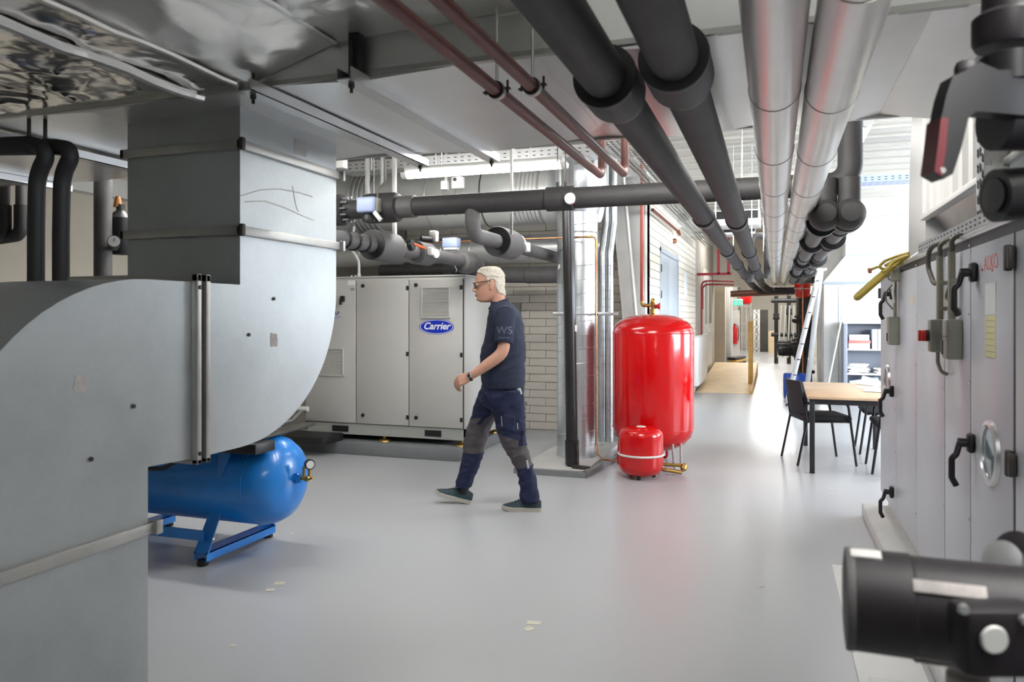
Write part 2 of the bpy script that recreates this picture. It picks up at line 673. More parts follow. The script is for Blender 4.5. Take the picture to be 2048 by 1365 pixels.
# right-hand wall with three window openings
b = MB()
b.box(XR, YN - .2, 0, XR + .2, YF + .2, 1.3)
b.box(XR, YN - .2, 3.2, XR + .2, YF + .2, ZC)
for y0, y1 in ((YN - .2, -1.2), (2.4, 3.8), (7.4, 9.4), (13.0, YF + .2)):
    b.box(XR, y0, 1.3, XR + .2, y1, 3.2)
struct(b.build('wall_right', 'white'))
for i, (y0, y1) in enumerate(((-1.2, 2.4), (3.8, 7.4), (9.4, 13.0))):
    f = MB()
    for a, c in ((y0, y0 + .06), (y1 - .06, y1), ((y0 + y1) / 2 - .03, (y0 + y1) / 2 + .03)):
        f.box(XR + .06, a, 1.3, XR + .12, c, 3.2)
    f.box(XR + .06, y0, 1.3, XR + .12, y1, 1.36)
    f.box(XR + .06, y0, 3.14, XR + .12, y1, 3.2)
    struct(f.build('window_%d' % (i + 1), 'white'))

# double door in the corridor wall
dr = MB()
for a, c in ((10.18, 10.24), (12.16, 12.22)):
    dr.box(XC - .05, a, 0, XC + .02, c, 2.38)
dr.box(XC - .05, 10.18, 2.32, XC + .02, 12.22, 2.38)
dr = struct(dr.build('door_1', 'door_grey'))
for a, c in ((10.245, 11.195), (11.205, 12.155)):
    MB().box(XC - .04, a, 0.01, XC + .005, c, 2.315, 0.004).build('door_leaf', 'door_grey', dr)
MB().box(XC - .035, 11.19, 0.02, XC + .001, 11.21, 2.31).build('door_gap', 'gasket', dr)
for z in (0.3, 1.2, 1.75, 2.1):
    MB().cyl((XC + .022, 10.235, z - .05), (XC + .022, 10.235, z + .05), .011, 8).build('hinge', 'gasket', dr)

# steel column in the corner, leaning brace beside it
cl = struct(MB().box(XC - .30, YB - .16, 0, XC - .02, YB - .02, ZC - .09, 0.006).build('trim_1', 'white_steel'))
p0, p1 = onY(1234, 345, 8.95), onY(1262, 655, 8.95)
dd = (p0 - p1)
p1 = p1 - dd * 0.9
b = MB()
for off in (-.075, .075):
    b.bar(p1 + V((off, 0, 0)), p0 + dd * .13 + V((off, 0, 0)), .012, .13, (0, 1, 0))
b.bar(p1 + V((0, -.055, 0)), p0 + dd * .13 + V((0, -.055, 0)), .15, .012, (0, 1, 0))
tag(b.build('steel_brace', 'white_steel'), 'leaning white steel brace between spiral ducts and the wall corner', 'brace')
# beam under the deck along the back wall and roof beam
struct(MB().box(XL, 9.0, 3.12, XC + .02, 9.25, 3.5).build('trim_2', 'white_steel'))
struct(MB().box(XL, 5.0, 3.25, XR, 5.12, 3.5).build('trim_3', 'white_steel'))
# lintel and side walls of the far part of the corridor
struct(MB().box(XC, 19.6, 2.2, XR, 19.9, ZC).build('wall_lintel', 'cream_pale'))
struct(MB().box(XC + .0, 20.2, 0, XC + .25, 20.5, 2.6).build('trim_4', 'cream'))
# right-hand back wall behind the plenum
struct(MB().box(0.75, 14.9, 0, XR, 15.1, ZC).build('wall_back_right', 'white'))
struct(MB().box(1.35, 15.1, 0, 1.55, YF, ZC).build('wall_corridor_right', 'cream_pale'))
# ledge beam on the left wall
struct(MB().box(XL, YN, 2.62, XL + .12, YB, 2.80).build('trim_5', 'white_steel'))

# ------------------------------------------------------------ lamps
pa, pb = onY(812, 349, 6.2), onY(1128, 331, 6.2)
batten('glowing tube lamp hung in front of the cable tray above the chiller', pa.x, pb.x, 6.2, 6.2, (pa.z + pb.z) / 2 - 0.005)
batten('tube lamp under the ceiling behind the dark riser on the right', 0.72, 0.72, 6.9, 8.4, 3.05)
batten('tube lamp under the ceiling far along the corridor beyond the riser', 0.1, 0.1, 11.2, 12.7, 3.2)
batten('tube lamp high on the right above the shelf cabinet', 3.6, 3.6, 9.0, 10.5, 3.2)
# lamps hung behind the wide overhead duct, hidden from the camera by it
batten('tube lamp behind the overhead duct, left one above the blue tank', -4.3, -2.8, 4.25, 4.25, 2.72)
batten('tube lamp behind the overhead duct, above the walkway', -1.2, 0.3, 4.5, 4.5, 2.8)
batten('tube lamp above the ramp', -0.7, -0.7, 16.0, 17.5, 3.2)
batten('added tube lamp behind the overhead duct, nearest to it above the walkway', -1.3, 0.2, 3.98, 3.98, 2.76)  # unseen second lamp, added to brighten the air handling unit
batten('added fill lamp just right of the camera above the foreground pump', 0.57, 0.57, 0.35, 1.75, 2.2)  # out of view, added as fill for the foil and the near floor
for i, (y, lab) in enumerate(((20.6, 'added tube lamp in the first bay past the lintel'), (24.0, 'added tube lamp in the second bay past the lintel'),
                              (27.5, 'added tube lamp in the third bay past the lintel'), (31.5, 'added tube lamp in the last bay at the end of the corridor'))):
    batten(lab, -0.75, 0.75, y, y, 3.0)  # lamps added with no visible source, to brighten the far corridor
    batten(lab + ', rear one', -0.75, 0.75, y + .5, y + .5, 3.0)
# ============================================================ galvanised S-shaped duct on the left
XD, XD2 = -2.05, -2.635
YA, YBB = 2.555, 3.27
ZT, ZB = 1.58, 0.92
ZF1, ZF2, ZF3 = 2.148, 1.80, 0.72
YFL = 2.32
YI = 2.075
sd = thing('galvanised_duct', 'grey galvanised duct bending twice in an S on the left, standing before the blue tank', 'duct', (-2.34, 2.1, 0))
DW = XD2 - XD


def sect(poly, name='duct_section', m='galvanised'):
    return MB().prism([V((XD, a, b)) for a, b in poly], (DW, 0, 0)).build(name, m, sd)


sect([(YA, ZF1), (YBB, ZF1), (YBB, 2.31), (YA, 2.31)])
mid = sect([(YA, ZF2), (YBB, ZF2), (YBB, ZF1), (YA, ZF1)])
arc = [(YA + (YBB - YA) * math.cos(a), ZT - (ZT - ZB) * math.sin(a)) for a in [PI / 2 * k / 18 for k in range(19)]]
el1 = sect([(YFL, ZT), (YA, ZT), (YA, ZF2), (YBB, ZF2)] + arc + [(YFL, ZB)], 'elbow')
YO = YI - 0.70
arc = [(YI - (YI - YO) * math.sin(a), ZB + 0.01 + (ZT - ZB - 0.01) * math.cos(a)) for a in [PI / 2 * k / 18 for k in range(19)]]
el2 = sect([(YFL, ZT)] + arc + [(YO, ZF3), (YI, ZF3), (YI, ZB + .01), (YFL, ZB)], 'elbow')
sect([(YO, 0.0), (YO, ZF3), (YI, ZF3), (YI, 0.0)])


def hflange(z, y0, y1, m='galv_flange', pr=0.022, h=0.03):
    b = MB()
    x0, x1 = XD2, XD
    b.box(x1, y0 - pr, z - h, x1 + pr, y1 + pr, z + h, .004)
    b.box(x0 - pr, y0 - pr, z - h, x0, y1 + pr, z + h, .004)
    b.box(x0 - pr, y0 - pr, z - h, x1 + pr, y0, z + h, .004)
    b.box(x0 - pr, y1, z - h, x1 + pr, y1 + pr, z + h, .004)
    return b


for z in (ZF1, ZF2):
    f = hflange(z, YA, YBB, h=.019).build('flange', 'galv_flange', sd)
    for y in (YA - .02, YBB + .02):
        MB().obox((XD + .026, y, z), (.02, .022, .05), None, .004).build('flange_clamp', 'dark_steel' if y < 3 else 'galv_flange', f)
f = hflange(ZF3, YO, YI, h=.019).build('flange', 'galv_flange', sd)
MB().obox((XD + .02, YI + .02, ZF3), (.03, .03, .05), None, .005).build('flange_clamp', 'galv_flange', f)
# upright flange between the two elbows: two strips and a dark joint
b = MB()
for y in (YFL - .026, YFL + .022):
    b.box(XD, y - .012, ZB - .02, XD + .028, y + .012, ZT + .03, .004)
    b.box(XD2 - .02, y - .012, ZT, XD + .028, y + .012, ZT + .03, .004)
    b.box(XD2 - .02, y - .012, ZB - .02, XD + .028, y + .012, ZB, .004)
f = b.build('flange', 'galv_flange', sd)
MB().box(XD, YFL - .016, ZB - .01, XD + .008, YFL + .012, ZT + .02).build('flange_joint', 'dark_steel', f)
for z in (ZB + .02, ZT - .02):
    MB().cyl((XD + .02, YFL - .026, z), (XD + .034, YFL - .026, z), .008, 8).build('bolt', 'dark_steel', f)
# rivets, leftovers of labels, sticker, smears
for px, py, e in ((547, 598, el1), (497, 670, el1), (266, 813, el2), (181, 919, el2)):
    c = onX(px, py, XD)
    MB().cyl(c, c + V((.006, 0, 0)), .0075, 10).build('rivet', 'dark_steel', e)
for px, py, e, sy, sz in ((548, 680, el1, .055, .065), (160, 768, el2, .05, .06)):
    c = onX(px, py, XD)
    poly = []
    for k in range(14):
        a = 2 * PI * k / 14
        q = (abs(math.cos(a)) ** 6 + abs(math.sin(a)) ** 6) ** (-1 / 6) * random.uniform(.75, 1.05)
        poly.append(c + V((.0005, math.cos(a) * q * sy / 2, math.sin(a) * q * sz / 2)))
    MB().prism(poly, (.0008, 0, 0)).build('label_residue', 'residue', e)
c = onX(601, 296, XD)
MB().box(XD, c.y - .045, c.z - .035, XD + .001, c.y + .045, c.z + .035).build('sticker', 'white', sd)
for pts in (((482, 392), (520, 380), (560, 378), (600, 386), (625, 394)), ((490, 404), (530, 402), (570, 416), (605, 432), (628, 441)),
            ((585, 372), (588, 392), (592, 412), (597, 424))):
    q = [onX(a, bb, XD + .0005) for a, bb in pts]
    b = MB()
    for i in range(len(q) - 1):
        b.bar(q[i], q[i + 1], .0012, .0045, (0, 0, 1))
    b.build('smear', 'smudge', mid)

# ============================================================ large flat duct overhead
od = thing('overhead_duct', 'wide flat galvanised duct crossing the room under the ceiling', 'duct', (0, 2.97, 2.31))
OY0, OY1, OZ0, OZ1 = 2.36, 3.58, 2.31, 2.86
xs = [-6.1, -4.6, -3.3, -1.95, -0.75, 0.0, 0.42, 0.8]
for i in range(len(xs) - 1):
    a, c = xs[i] + .0003, xs[i + 1] - .0003
    mx_ = (a + c) / 2
    sag = .028
    b = MB()
    # folded bottom panel: shallow ridge along the middle of each section
    for (x0, z0, x1, z1) in ((a, OZ0, mx_, OZ0 - sag), (mx_, OZ0 - sag, c, OZ0)):
        b.add([(x0, OY0, z0), (x1, OY0, z1), (x1, OY1, z1), (x0, OY1, z0)], [(0, 1, 2, 3)])
    b.add([(a, OY0, OZ0), (mx_, OY0, OZ0 - sag), (c, OY0, OZ0), (c, OY0, OZ1), (a, OY0, OZ1)], [(0, 1, 2, 3, 4)])
    b.add([(a, OY1, OZ0), (mx_, OY1, OZ0 - sag), (c, OY1, OZ0), (c, OY1, OZ1), (a, OY1, OZ1)], [(0, 1, 2, 3, 4)])
    b.add([(a, OY0, OZ1), (c, OY0, OZ1), (c, OY1, OZ1), (a, OY1, OZ1)], [(0, 1, 2, 3)])
    b.add([(a, OY0, OZ0), (a, OY1, OZ0), (a, OY1, OZ1), (a, OY0, OZ1)], [(0, 1, 2, 3)])
    b.add([(c, OY0, OZ0), (c, OY1, OZ0), (c, OY1, OZ1), (c, OY0, OZ1)], [(0, 1, 2, 3)])
    b.build('duct_section', 'galv_plain', od, smooth=0)
for y in (OY0, OY1):
    MB().box(xs[0], y - .012, OZ0 - .012, xs[-1], y + .012, OZ0 + .006).build('edge_strip', 'galv_flange', od)

for i, (x, nm) in enumerate(((-1.78, 'galvanised support rail under the overhead duct, next to the S duct'),
                             (-1.375, 'galvanised support rail under the overhead duct with a black hanger bracket at its near end'),
                             (-3.35, 'galvanised support rail under the overhead duct left of the S duct'),
                             (-4.3, 'galvanised support rail under the overhead duct at far left above the dark pipes'))):
    t = thing('support_rail', nm, 'rail', (x, 2.95, 2.25), 'rails carrying the overhead duct')
    b = MB()
    b.box(x - .03, 2.24, 2.252, x + .03, 3.70, 2.257)
    b.box(x - .03, 2.24, 2.252, x - .025, 3.70, 2.294)
    b.box(x + .025, 2.24, 2.252, x + .03, 3.70, 2.294)
    b.build('channel', 'galv_bright', t)
    for y in (2.29, 3.66):
        MB().tube([(x, y, 2.22), (x, y, 3.46 if y > 3 else (2.30 if x < -1.8 else 2.40))], .006, 8).build('threaded_rod', 'dark_steel', t)
        MB().lathe([(.012, 0), (.012, .012)], (x, y, 2.238), n=6).build('nut', 'dark_steel', t)
    if i == 1:
        MB().box(x - .02, 2.30, 2.29, x + .02, 2.345, 2.44, .004).build('hanger_bracket', 'black', t)

# ============================================================ foil-faced insulated duct
fd = thing('foil_duct', 'insulated duct wrapped in crinkled silver foil in the upper left corner', 'duct', (-2.2, 0, 2.31))
cs = [(-3.55, 2.95), (-3.55, 2.31), (-1.87, 2.31), (-1.475, 2.425), (-.77, 2.455), (-.70, 2.56), (-.70, 2.95)]
pts = []
for i in range(len(cs) - 1):
    a, c = V((cs[i][0], 0, cs[i][1])), V((cs[i + 1][0], 0, cs[i + 1][1]))
    k = max(1, int((c - a).length / .03))
    for j in range(k):
        pts.append(a.lerp(c, j / k))
pts.append(V((cs[-1][0], 0, cs[-1][1])))
ys = [-2.6 + k * .035 for k in range(143)]
ys = [y for y in ys if y < 2.33] + [2.352]
from mathutils import noise as NZ
b = MB()
vs = []
for y in ys:
    for p in pts:
        q = V((p.x, y, p.z))
        nn = NZ.noise_vector(q * 2.6) * .016
        rd = (1 - abs(NZ.noise(V((q.x * 5 + q.y * 2, q.y * 2.2, q.z * 5))))) ** 14 * .014 + (1 - abs(NZ.noise(V((q.x * 9 - q.y * 7, q.y * 8, q.z * 9 + 4))))) ** 16 * .007
        nn = nn + V((0, 0, -rd))
        if y > 2.34:
            nn = nn * .3
        vs.append(q + V((nn.x * .6, nn.y * .4 if y < 2.3 else 0, nn.z)))
k = len(pts)
fs = []
for i in range(len(ys) - 1):
    for j in range(k - 1):
        fs.append((i * k + j, i * k + j + 1, (i + 1) * k + j + 1, (i + 1) * k + j))
split = next(q for q, p in enumerate(pts) if p.x > -1.88 and p.z < 2.5 and q > 5)
b.add(vs, [f for f in fs if (f[0] % k) < split])
b.build('foil_jacket', 'foil', fd, smooth=50)
b = MB()
b.add(vs, [f for f in fs if (f[0] % k) >= split])
b.build('foil_jacket', 'foil_lit', fd, smooth=50)
MB().prism([V((a, 2.352, c)) for a, c in cs], (0, .006, 0)).build('foil_end', 'foil', fd)


def wavy(x, z, y0, y1, amp=.006):
    out = []
    n = int((y1 - y0) / .12)
    for i in range(n + 1):
        y = y0 + (y1 - y0) * i / n
        out.append((x + random.uniform(-amp, amp), y, z + random.uniform(-amp, amp)))
    return out


MB().tube(wavy(-2.08, 2.288, -2.5, 2.37), .019, 8).build('wrapped_angle_bar', 'foil_lit', fd)
for x, z in ((-1.86, 2.303), (-1.475, 2.418)):
    MB().tube(wavy(x, z, -2.5, 2.34, .004), .008, 6, flat=2.2).build('foil_tape', 'foil_lit', fd)

# ============================================================ blue compressed-air tank
bt = thing('air_receiver', 'blue horizontal compressed-air tank on a low frame under the duct elbow', 'tank', (-3.5, 3.9, 0))
TR, TY, TZ = .272, 3.9, .46
prof = [(0.001, 0), (.09, .006), (.17, .03), (.225, .07), (.258, .125), (TR, .19)]
ln = 1.72
full = prof + [(r, ln - h) for r, h in reversed(prof)]
tank = MB().lathe(full, (-2.72 - ln, TY, TZ), (1, 0, 0), 48).build('tank_shell', 'blue_tank', bt, 60)
MB().ring((-2.72 - .19, TY, TZ), (1, 0, 0), TR, .003, 48, 6).build('weld_seam', 'blue_tank', tank)
for x in (-3.15, -3.97):
    b = MB()
    b.box(x - .045, TY - .32, .075, x + .045, TY + .32, .083)
    b.box(x + .037, TY - .32, .03, x + .045, TY + .32, .083)
    b.box(x - .045, TY - .32, .03, x - .037, TY + .32, .083)
    cr = b.build('cross_rail', 'blue_tank', bt)
    for s in (-1, 1):
        # splayed saddle leg: flat plate
        q = MB()
        y0, y1 = TY + s * .32, TY + s * .19
        q.prism([(x - .05, y0, .07), (x + .05, y0, .07), (x + .04, y1, .30), (x - .04, y1, .30)], (0, -s * .008, 0))
        q.build('saddle_leg', 'blue_tank', bt)
        MB().cyl((x + .045, TY + s * .27, .15), (x + .052, TY + s * .27, .15), .008, 8).build('bolt', 'chrome', bt)
        MB().lathe([(.03, 0), (.034, .01), (.03, .035), (.024, .036)], (x, TY + s * .3, 0), n=16).build('rubber_foot', 'black', bt)
MB().box(-3.97, TY - .30, .14, -3.15, TY - .29, .20).build('long_rail', 'blue_tank', bt)
for x in (-3.0,):
    MB().prism([(x - .05, TY - .2, .62), (x + .05, TY - .2, .62), (x + .035, TY - .285, .47), (x - .035, TY - .285, .47)][::-1], (0, -.008, 0))
# upper bracket plates carrying the compressor platform
for x in (-3.05, -3.95):
    q = MB()
    q.prism([(x - .05, TY - .22, .70), (x + .05, TY - .22, .70), (x + .012, TY - .27, .52), (x - .03, TY - .27, .52)], (0, .012, 0))
    q.prism([(x - .05, TY + .22, .70), (x + .05, TY + .22, .70), (x + .012, TY + .2, .60), (x - .03, TY + .2, .60)], (0, .012, 0))
    q.build('upper_bracket', 'blue_tank', bt)
# fittings on the dished end
e = V((-2.72, TY, TZ + .02))
fit = MB().lathe([(.034, -.02), (.034, .02), (.028, .022), (.028, .035)], e, (1, 0, 0), 6).build('end_plug', 'blue_tank', bt)
MB().cyl(e + V((.03, 0, 0)), e + V((.075, 0, 0)), .012, 12).build('brass_nipple', 'brass', fit)
br = MB()
br.obox(e + V((.075, 0, 0)), (.03, .03, .03), None, .006)
br.cyl(e + V((.06, -.012, 0)), e + V((.06, -.012, .075)), .008, 10)
br.cyl(e + V((.085, .01, 0)), e + V((.085, .01, .06)), .009, 10)
br.cyl(e + V((.075, 0, -.005)), e + V((.13, -.02, .012)), .007, 10)
br.build('brass_manifold', 'brass', bt)
g = e + V((.085, .01, .085))
ga = MB().lathe([(.028, -.014), (.031, -.012), (.031, .012), (.026, .014)], g, V((.8, -.6, 0)), 24).build('pressure_gauge', 'black', bt)
MB().lathe([(.024, 0), (.024, .001)], g + V((.8, -.6, 0)) * .0142, V((.8, -.6, 0)), 24).build('gauge_face', 'dial', ga)
hs = MB()
hp = fillet([onY(290, 938, 3.55), onY(325, 938, 3.55), onY(365, 918, 3.55), onY(395, 925, 3.6)], .05)
hs.tube(hp, .012, 8)
hs.build('black_hose', 'black', bt)

# compressor platform and machine on the tank
cp = thing('compressor_block', 'dark compressor platform with rubber pads lying on top of the blue tank', 'compressor', (-3.5, 3.9, .74))
MB().box(-4.2, 3.66, .70, -2.95, 3.71, .735, .004).build('platform_rail', 'dark_steel', cp)
MB().box(-4.2, 4.09, .70, -2.95, 4.14, .735, .004).build('platform_rail', 'dark_steel', cp)
MB().box(-3.12, 3.57, .67, -2.76, 3.75, .73, .006).build('rubber_pad', 'black', cp)
MB().bar((-2.86, 3.58, .742), (-2.92, 4.32, .742), .11, .016, bev=.003).build('cross_plate', 'dark_steel', cp)
MB().box(-4.15, 3.7, .737, -3.2, 4.1, 1.15, .03).build('motor_block', 'dark_steel', cp)

# ============================================================ chiller on its plinth
pl = MB().box(-5.15, 7.0, 0, -2.985, 8.28, .125, .008)
tag(pl.build('concrete_plinth', 'plinth_grey'), 'low dark grey painted plinth under the chiller cabinet', 'plinth')
ch = thing('chiller_cabinet', 'tall light grey chiller cabinet with three doors and an oval blue logo', 'chiller', (-3.93, 7.7, .125))
CX0, CX1, CY0, CY1 = -4.875, -2.975, 7.15, 8.25
CZ0, CZ1 = .30, 1.865
# base frame with fork slots
base = MB()
base.box(CX0, CY0 + .01, .185, CX1, CY1, .215)
base.box(CX0, CY0 + .01, .215, CX1, CY0 + .03, CZ0)
base.box(CX0, CY1 - .02, .215, CX1, CY1, CZ0)
base.box(CX1 - .02, CY0 + .01, .215, CX1, CY1, CZ0)
base.box(CX0, CY0 + .01, .215, CX0 + .02, CY1, CZ0)
bs = base.build('base_frame', 'chiller_base', ch)
for pxa, pxb in ((664, 696), (849, 882)):
    a, c = onY(pxa, 860, CY0).x, onY(pxb, 860, CY0).x
    MB().box(a, CY0 + .004, .212, c, CY0 + .02, .275).build('fork_slot', 'black', bs)
body = MB().box(CX0, CY0 + .012, CZ0, CX1, CY1, CZ1, .01).build('cabinet_body', 'chiller_frame', ch)
MB().box(CX0 - .004, CY0 + .0, CZ1, CX1 + .004, CY1 + .004, CZ1 + .018, .004).build('lid', 'chiller_frame', ch)
d0, d1 = onY(713, 700, CY0).x, onY(818.5, 700, CY0).x
edges = [CX0 + .012, d0, d1, CX1 - .02]
doors = []
for i in range(3):
    doors.append(MB().box(edges[i] + .004, CY0 - .012, CZ0 + .012, edges[i + 1] - .004, CY0 + .014, CZ1 - .03, .005).build('door', 'chiller', ch))
for i in (1, 2, 3):
    MB().box(edges[i] - .004, CY0 - .002, CZ0 + .01, edges[i] + .004, CY0 + .013, CZ1 - .03).build('door_gap', 'gasket', ch)
for x in edges[2:]:
    for z in (CZ1 - .115, (CZ0 + CZ1) / 2 - .02, CZ0 + .10):
        MB().box(x - .028, CY0 - .02, z - .022, x - .002, CY0 - .008, z + .022, .003).build('hinge', 'black', ch)
for i in (1, 2):
    for z in (CZ1 - .085, CZ0 + .10):
        MB().lathe([(.02, 0), (.02, .008), (.01, .010)], (edges[i] + .085, CY0 - .012, z), (0, -1, 0), 14).build('lock', 'black', doors[i])
MB().box(CX0 - .0, CY0 - .015, CZ0 + .10, CX0 + .02, CY0 - .008, CZ0 + .14, .003).build('hinge', 'black', ch)


def grille(pxa, pya, pxb, pyb, door):
    a, c = onY(pxa, pya, CY0 - .012), onY(pxb, pyb, CY0 - .012)
    x0, x1, z1, z0 = a.x, c.x, a.z, c.z
    f = MB()
    t = .012
    yf = CY0 - .03
    f.box(x0, yf, z0, x1, CY0 - .01, z0 + t, .003)
    f.box(x0, yf, z1 - t, x1, CY0 - .01, z1, .003)
    f.box(x0, yf, z0, x0 + t, CY0 - .01, z1, .003)
    f.box(x1 - t, yf, z0, x1, CY0 - .01, z1, .003)
    g = f.build('grille', 'chiller_frame', door)
    MB().box(x0 + t, CY0 - .0135, z0 + t, x1 - t, CY0 - .012, z1 - t).build('grille_back', 'gasket', g) if False else None
    n = 20
    h = (z1 - z0 - 2 * t) / n
    s0 = None
    for k in range(n):
        z = z0 + t + h * (k + .5)
        if s0 is None:
            s0 = MB().obox(((x0 + x1) / 2, CY0 - .021, z), (x1 - x0 - 2 * t, .004, h * .82), Matrix.Rotation(R(-38), 3, 'X')).build('slat', 'chiller_frame', door)
            base_z = s0.location.z - z
        else:
            q = s0.copy()
            COL.objects.link(q)
            q.location.z = z + base_z
    MB().box(x0 + t, CY0 - .0132, z0 + t, x1 - t, CY0 - .0122, z1 - t).build('grille_back', 'dark_steel', door)


grille(843, 575, 900, 637, doors[2])
grille(628, 696, 688, 753, doors[0])
# oval logo
lc = onY(873, 654, CY0 - .014)
lw, lh = (onY(908, 654, CY0).x - onY(839, 654, CY0).x) / 2, .077


def oval(w_, h_, y0, dy, n=40):
    return MB().prism([(lc.x + math.cos(2 * PI * k / n) * w_, y0, lc.z + math.sin(2 * PI * k / n) * h_) for k in range(n)], (0, dy, 0))


lg = oval(lw, lh, CY0 - .012, -.003).build('logo_oval', 'logo_blue', doors[2])
b = MB()
n = 48
for wo, wi in ((.955, .925),):
    vs = []
    for k in range(n):
        a = 2 * PI * k / n
        vs += [(lc.x + math.cos(a) * lw * wo, CY0 - .0158, lc.z + math.sin(a) * lh * (wo - .015)), (lc.x + math.cos(a) * lw * wi, CY0 - .0158, lc.z + math.sin(a) * lh * (wi - .045))]
    b.add(vs, [(2 * k, 2 * k + 1, 2 * ((k + 1) % n) + 1, 2 * ((k + 1) % n)) for k in range(n)])
b.build('logo_ring', 'white_ink', doors[2])
text_mesh('logo_lettering', 'Carrier', 'white_ink', .098, (lc.x, CY0 - .0155, lc.z + .004), (PI / 2, 0, 0), doors[2], .001, shear=.28, bold=.0024)
# isolator, plates and print on the left door
ic = onY(686, 600, CY0 - .012)
MB().obox(ic + V((0, -.012, .012)), (.055, .03, .06), None, .01).build('isolator_switch', 'black', doors[0])
MB().obox(ic + V((-.012, -.03, -.02)), (.02, .03, .07), None, .006).build('isolator_lever', 'black', doors[0])
c = onY(703, 566, CY0 - .0125)
MB().obox(c, (.085, .002, .05)).build('rating_label', 'paper', doors[0])
c = onY(705, 579, CY0 - .0125)
MB().obox(c, (.05, .002, .028)).build('rating_label', 'box_grey', doors[0])
c = onY(666, 628, CY0 - .0125)
text_mesh('model_lettering', 'SNAP', 'navy_ink', .06, (c.x, CY0 - .0125, c.z), (PI / 2, 0, 0), doors[0], .0006, shear=.25, bold=.001)
b = MB()
ac = [(c.x - .07 + .17 * k / 10, CY0 - .0128, c.z - .03 - .014 * math.sin(PI * k / 10)) for k in range(11)]
b.tube(ac, .0025, 6)
b.build('model_swoosh', 'logo_blue', doors[0])
# feet
for x in (CX0 + .15, (CX0 + CX1) / 2 + .0, CX1 - .06):
    for y in (CY0 + .06, CY1 - .08):
        f = MB().lathe([(.075, 0), (.07, .014), (.03, .03), (.016, .032), (.016, .062)], (x, y, .125), n=20).build('levelling_foot', 'brass', ch)
MB().cyl((CX1 + .001, 7.6, .95), (CX1 + .006, 7.6, .95), .008, 8).build('side_screw', 'dark_steel', ch)
MB().cyl((CX1 + .001, 7.6, 1.62), (CX1 + .006, 7.6, 1.62), .008, 8).build('side_screw', 'dark_steel', ch)
# cable glands and bits on the lid
for px, r_, h_ in ((703, .012, .03), (711, .012, .03), (718, .022, .05)):
    c = onY(px, 548, 7.4)
    MB().lathe([(r_, 0), (r_, h_ * .5), (r_ * .8, h_)], (c.x, 7.4, CZ1 + .018), n=14).build('cable_gland', 'white', ch)
c = onY(718, 548, 7.4)
MB().tube(fillet([(c.x, 7.4, CZ1 + .06), (c.x, 7.4, CZ1 + .2), (c.x - .1, 7.4, CZ1 + .35), (c.x - .12, 7.5, CZ1 + .6)], .12), .015, 10).build('cable', 'cable_white', ch)

# drain pipe by the chiller's left foot and rubber block on the plinth
q0 = onY(560, 846, 6.9)
q = fillet([V((q0.x, 6.9, .0)), q0, onY(585, 842, 6.9), onY(606, 820, 6.95)], .04)
dp = thing('drain_pipe', 'white plastic drain pipe at the lower left edge of the chiller', 'pipe', q[0][:])
MB().tube(q, .018, 10).build('pipe', 'galv_bright', dp)
MB().cyl(q[-1] + V((-.05, 0, .01)), q[-1] + V((.06, 0, .01)), .028, 12).build('tee_fitting', 'white', dp)
tag(MB().box(-4.95, 6.72, .126, -4.37, 7.12, .205, .01).build('rubber_block', 'black'), 'black rubber block lying on the chiller plinth', 'block')

# ============================================================ dark pipes by the left wall
for i, (dx, lab) in enumerate(((0, 'thick black bent pipe dropping past the cream wall, left of a twin'), (50, 'thick black bent pipe dropping past the cream wall, right of its twin'))):
    dpt = 3.25
    top = [onD(-120 + dx, 296, dpt), onD(62 + dx, 288 + i * 6, dpt), onD(100 + dx * .98, 300, dpt - .05), onD(74 + dx, 352, dpt), onD(72 + dx, 470, dpt)]
    top.append(V((top[-1].x, top[-1].y, 0.3)))
    t = thing('insulated_pipe', lab, 'pipe', (top[-1].x, top[-1].y, .3), 'bent pipes by the left wall')
    MB().tube(fillet(top, [.05, .06, .14, .3]), .034, 14).build('pipe', 'insul', t)
    c = onD(58 + dx * .65, 262, dpt)
    MB().tube([c + V((0, 0, -.05)), c, c + V((.0, 0, .12))], .008, 6).build('hanger', 'dark_steel', t)
c0, c1 = onD(206, 338, 4.9), onD(206, 560, 4.9)
t = thing('grey_downpipe', 'straight grey upright pipe beside the pressure gauge left of the duct', 'pipe', (c0.x, c0.y, 0))
MB().cyl((c0.x, c0.y, 0), c0 + V((0, 0, .2)), .054, 24).build('pipe', 'insul_grey', t)
c = onD(200, 330, 4.85)
MB().obox(c, (.11, .03, .03), None, .005).build('wall_clip', 'white', t)
gc = onD(228, 483, 4.6)
t = thing('pressure_gauge', 'round white dial gauge beside the grey upright pipe', 'gauge', gc[:])
gd = V((.726, -.687, 0))
MB().lathe([(.037, -.03), (.037, .004), (.033, .006)], gc, gd, 28).build('case', 'black', t)
MB().lathe([(.033, .0), (.033, .003)], gc + gd * .006, gd, 28).build('dial', 'dial', t)
MB().bar(gc + gd * .0105 + V((-.006, 0, -.012)), gc + gd * .0105 + V((.007, 0, .02)), .002, .0015).build('needle', 'black', t)
MB().cyl(gc - gd * .01, gc - gd * .36 + V((-.02, .02, 0)), .03, 12).build('stem', 'black', t)
vc = onD(241, 455, 5.0)
t = thing('shutoff_valve', 'black valve with an amber cap half hidden behind the duct', 'valve', vc[:])
MB().lathe([(.05, -.18), (.075, -.12), (.075, .06), (.04, .10), (.025, .11), (.025, .15)], vc, n=16).build('body', 'black', t)
ap = onD(236, 405, 5.0)
MB().lathe([(.03, -.03), (.022, .015), (.014, .04)], ap, n=12).build('cap', 'amber', t)
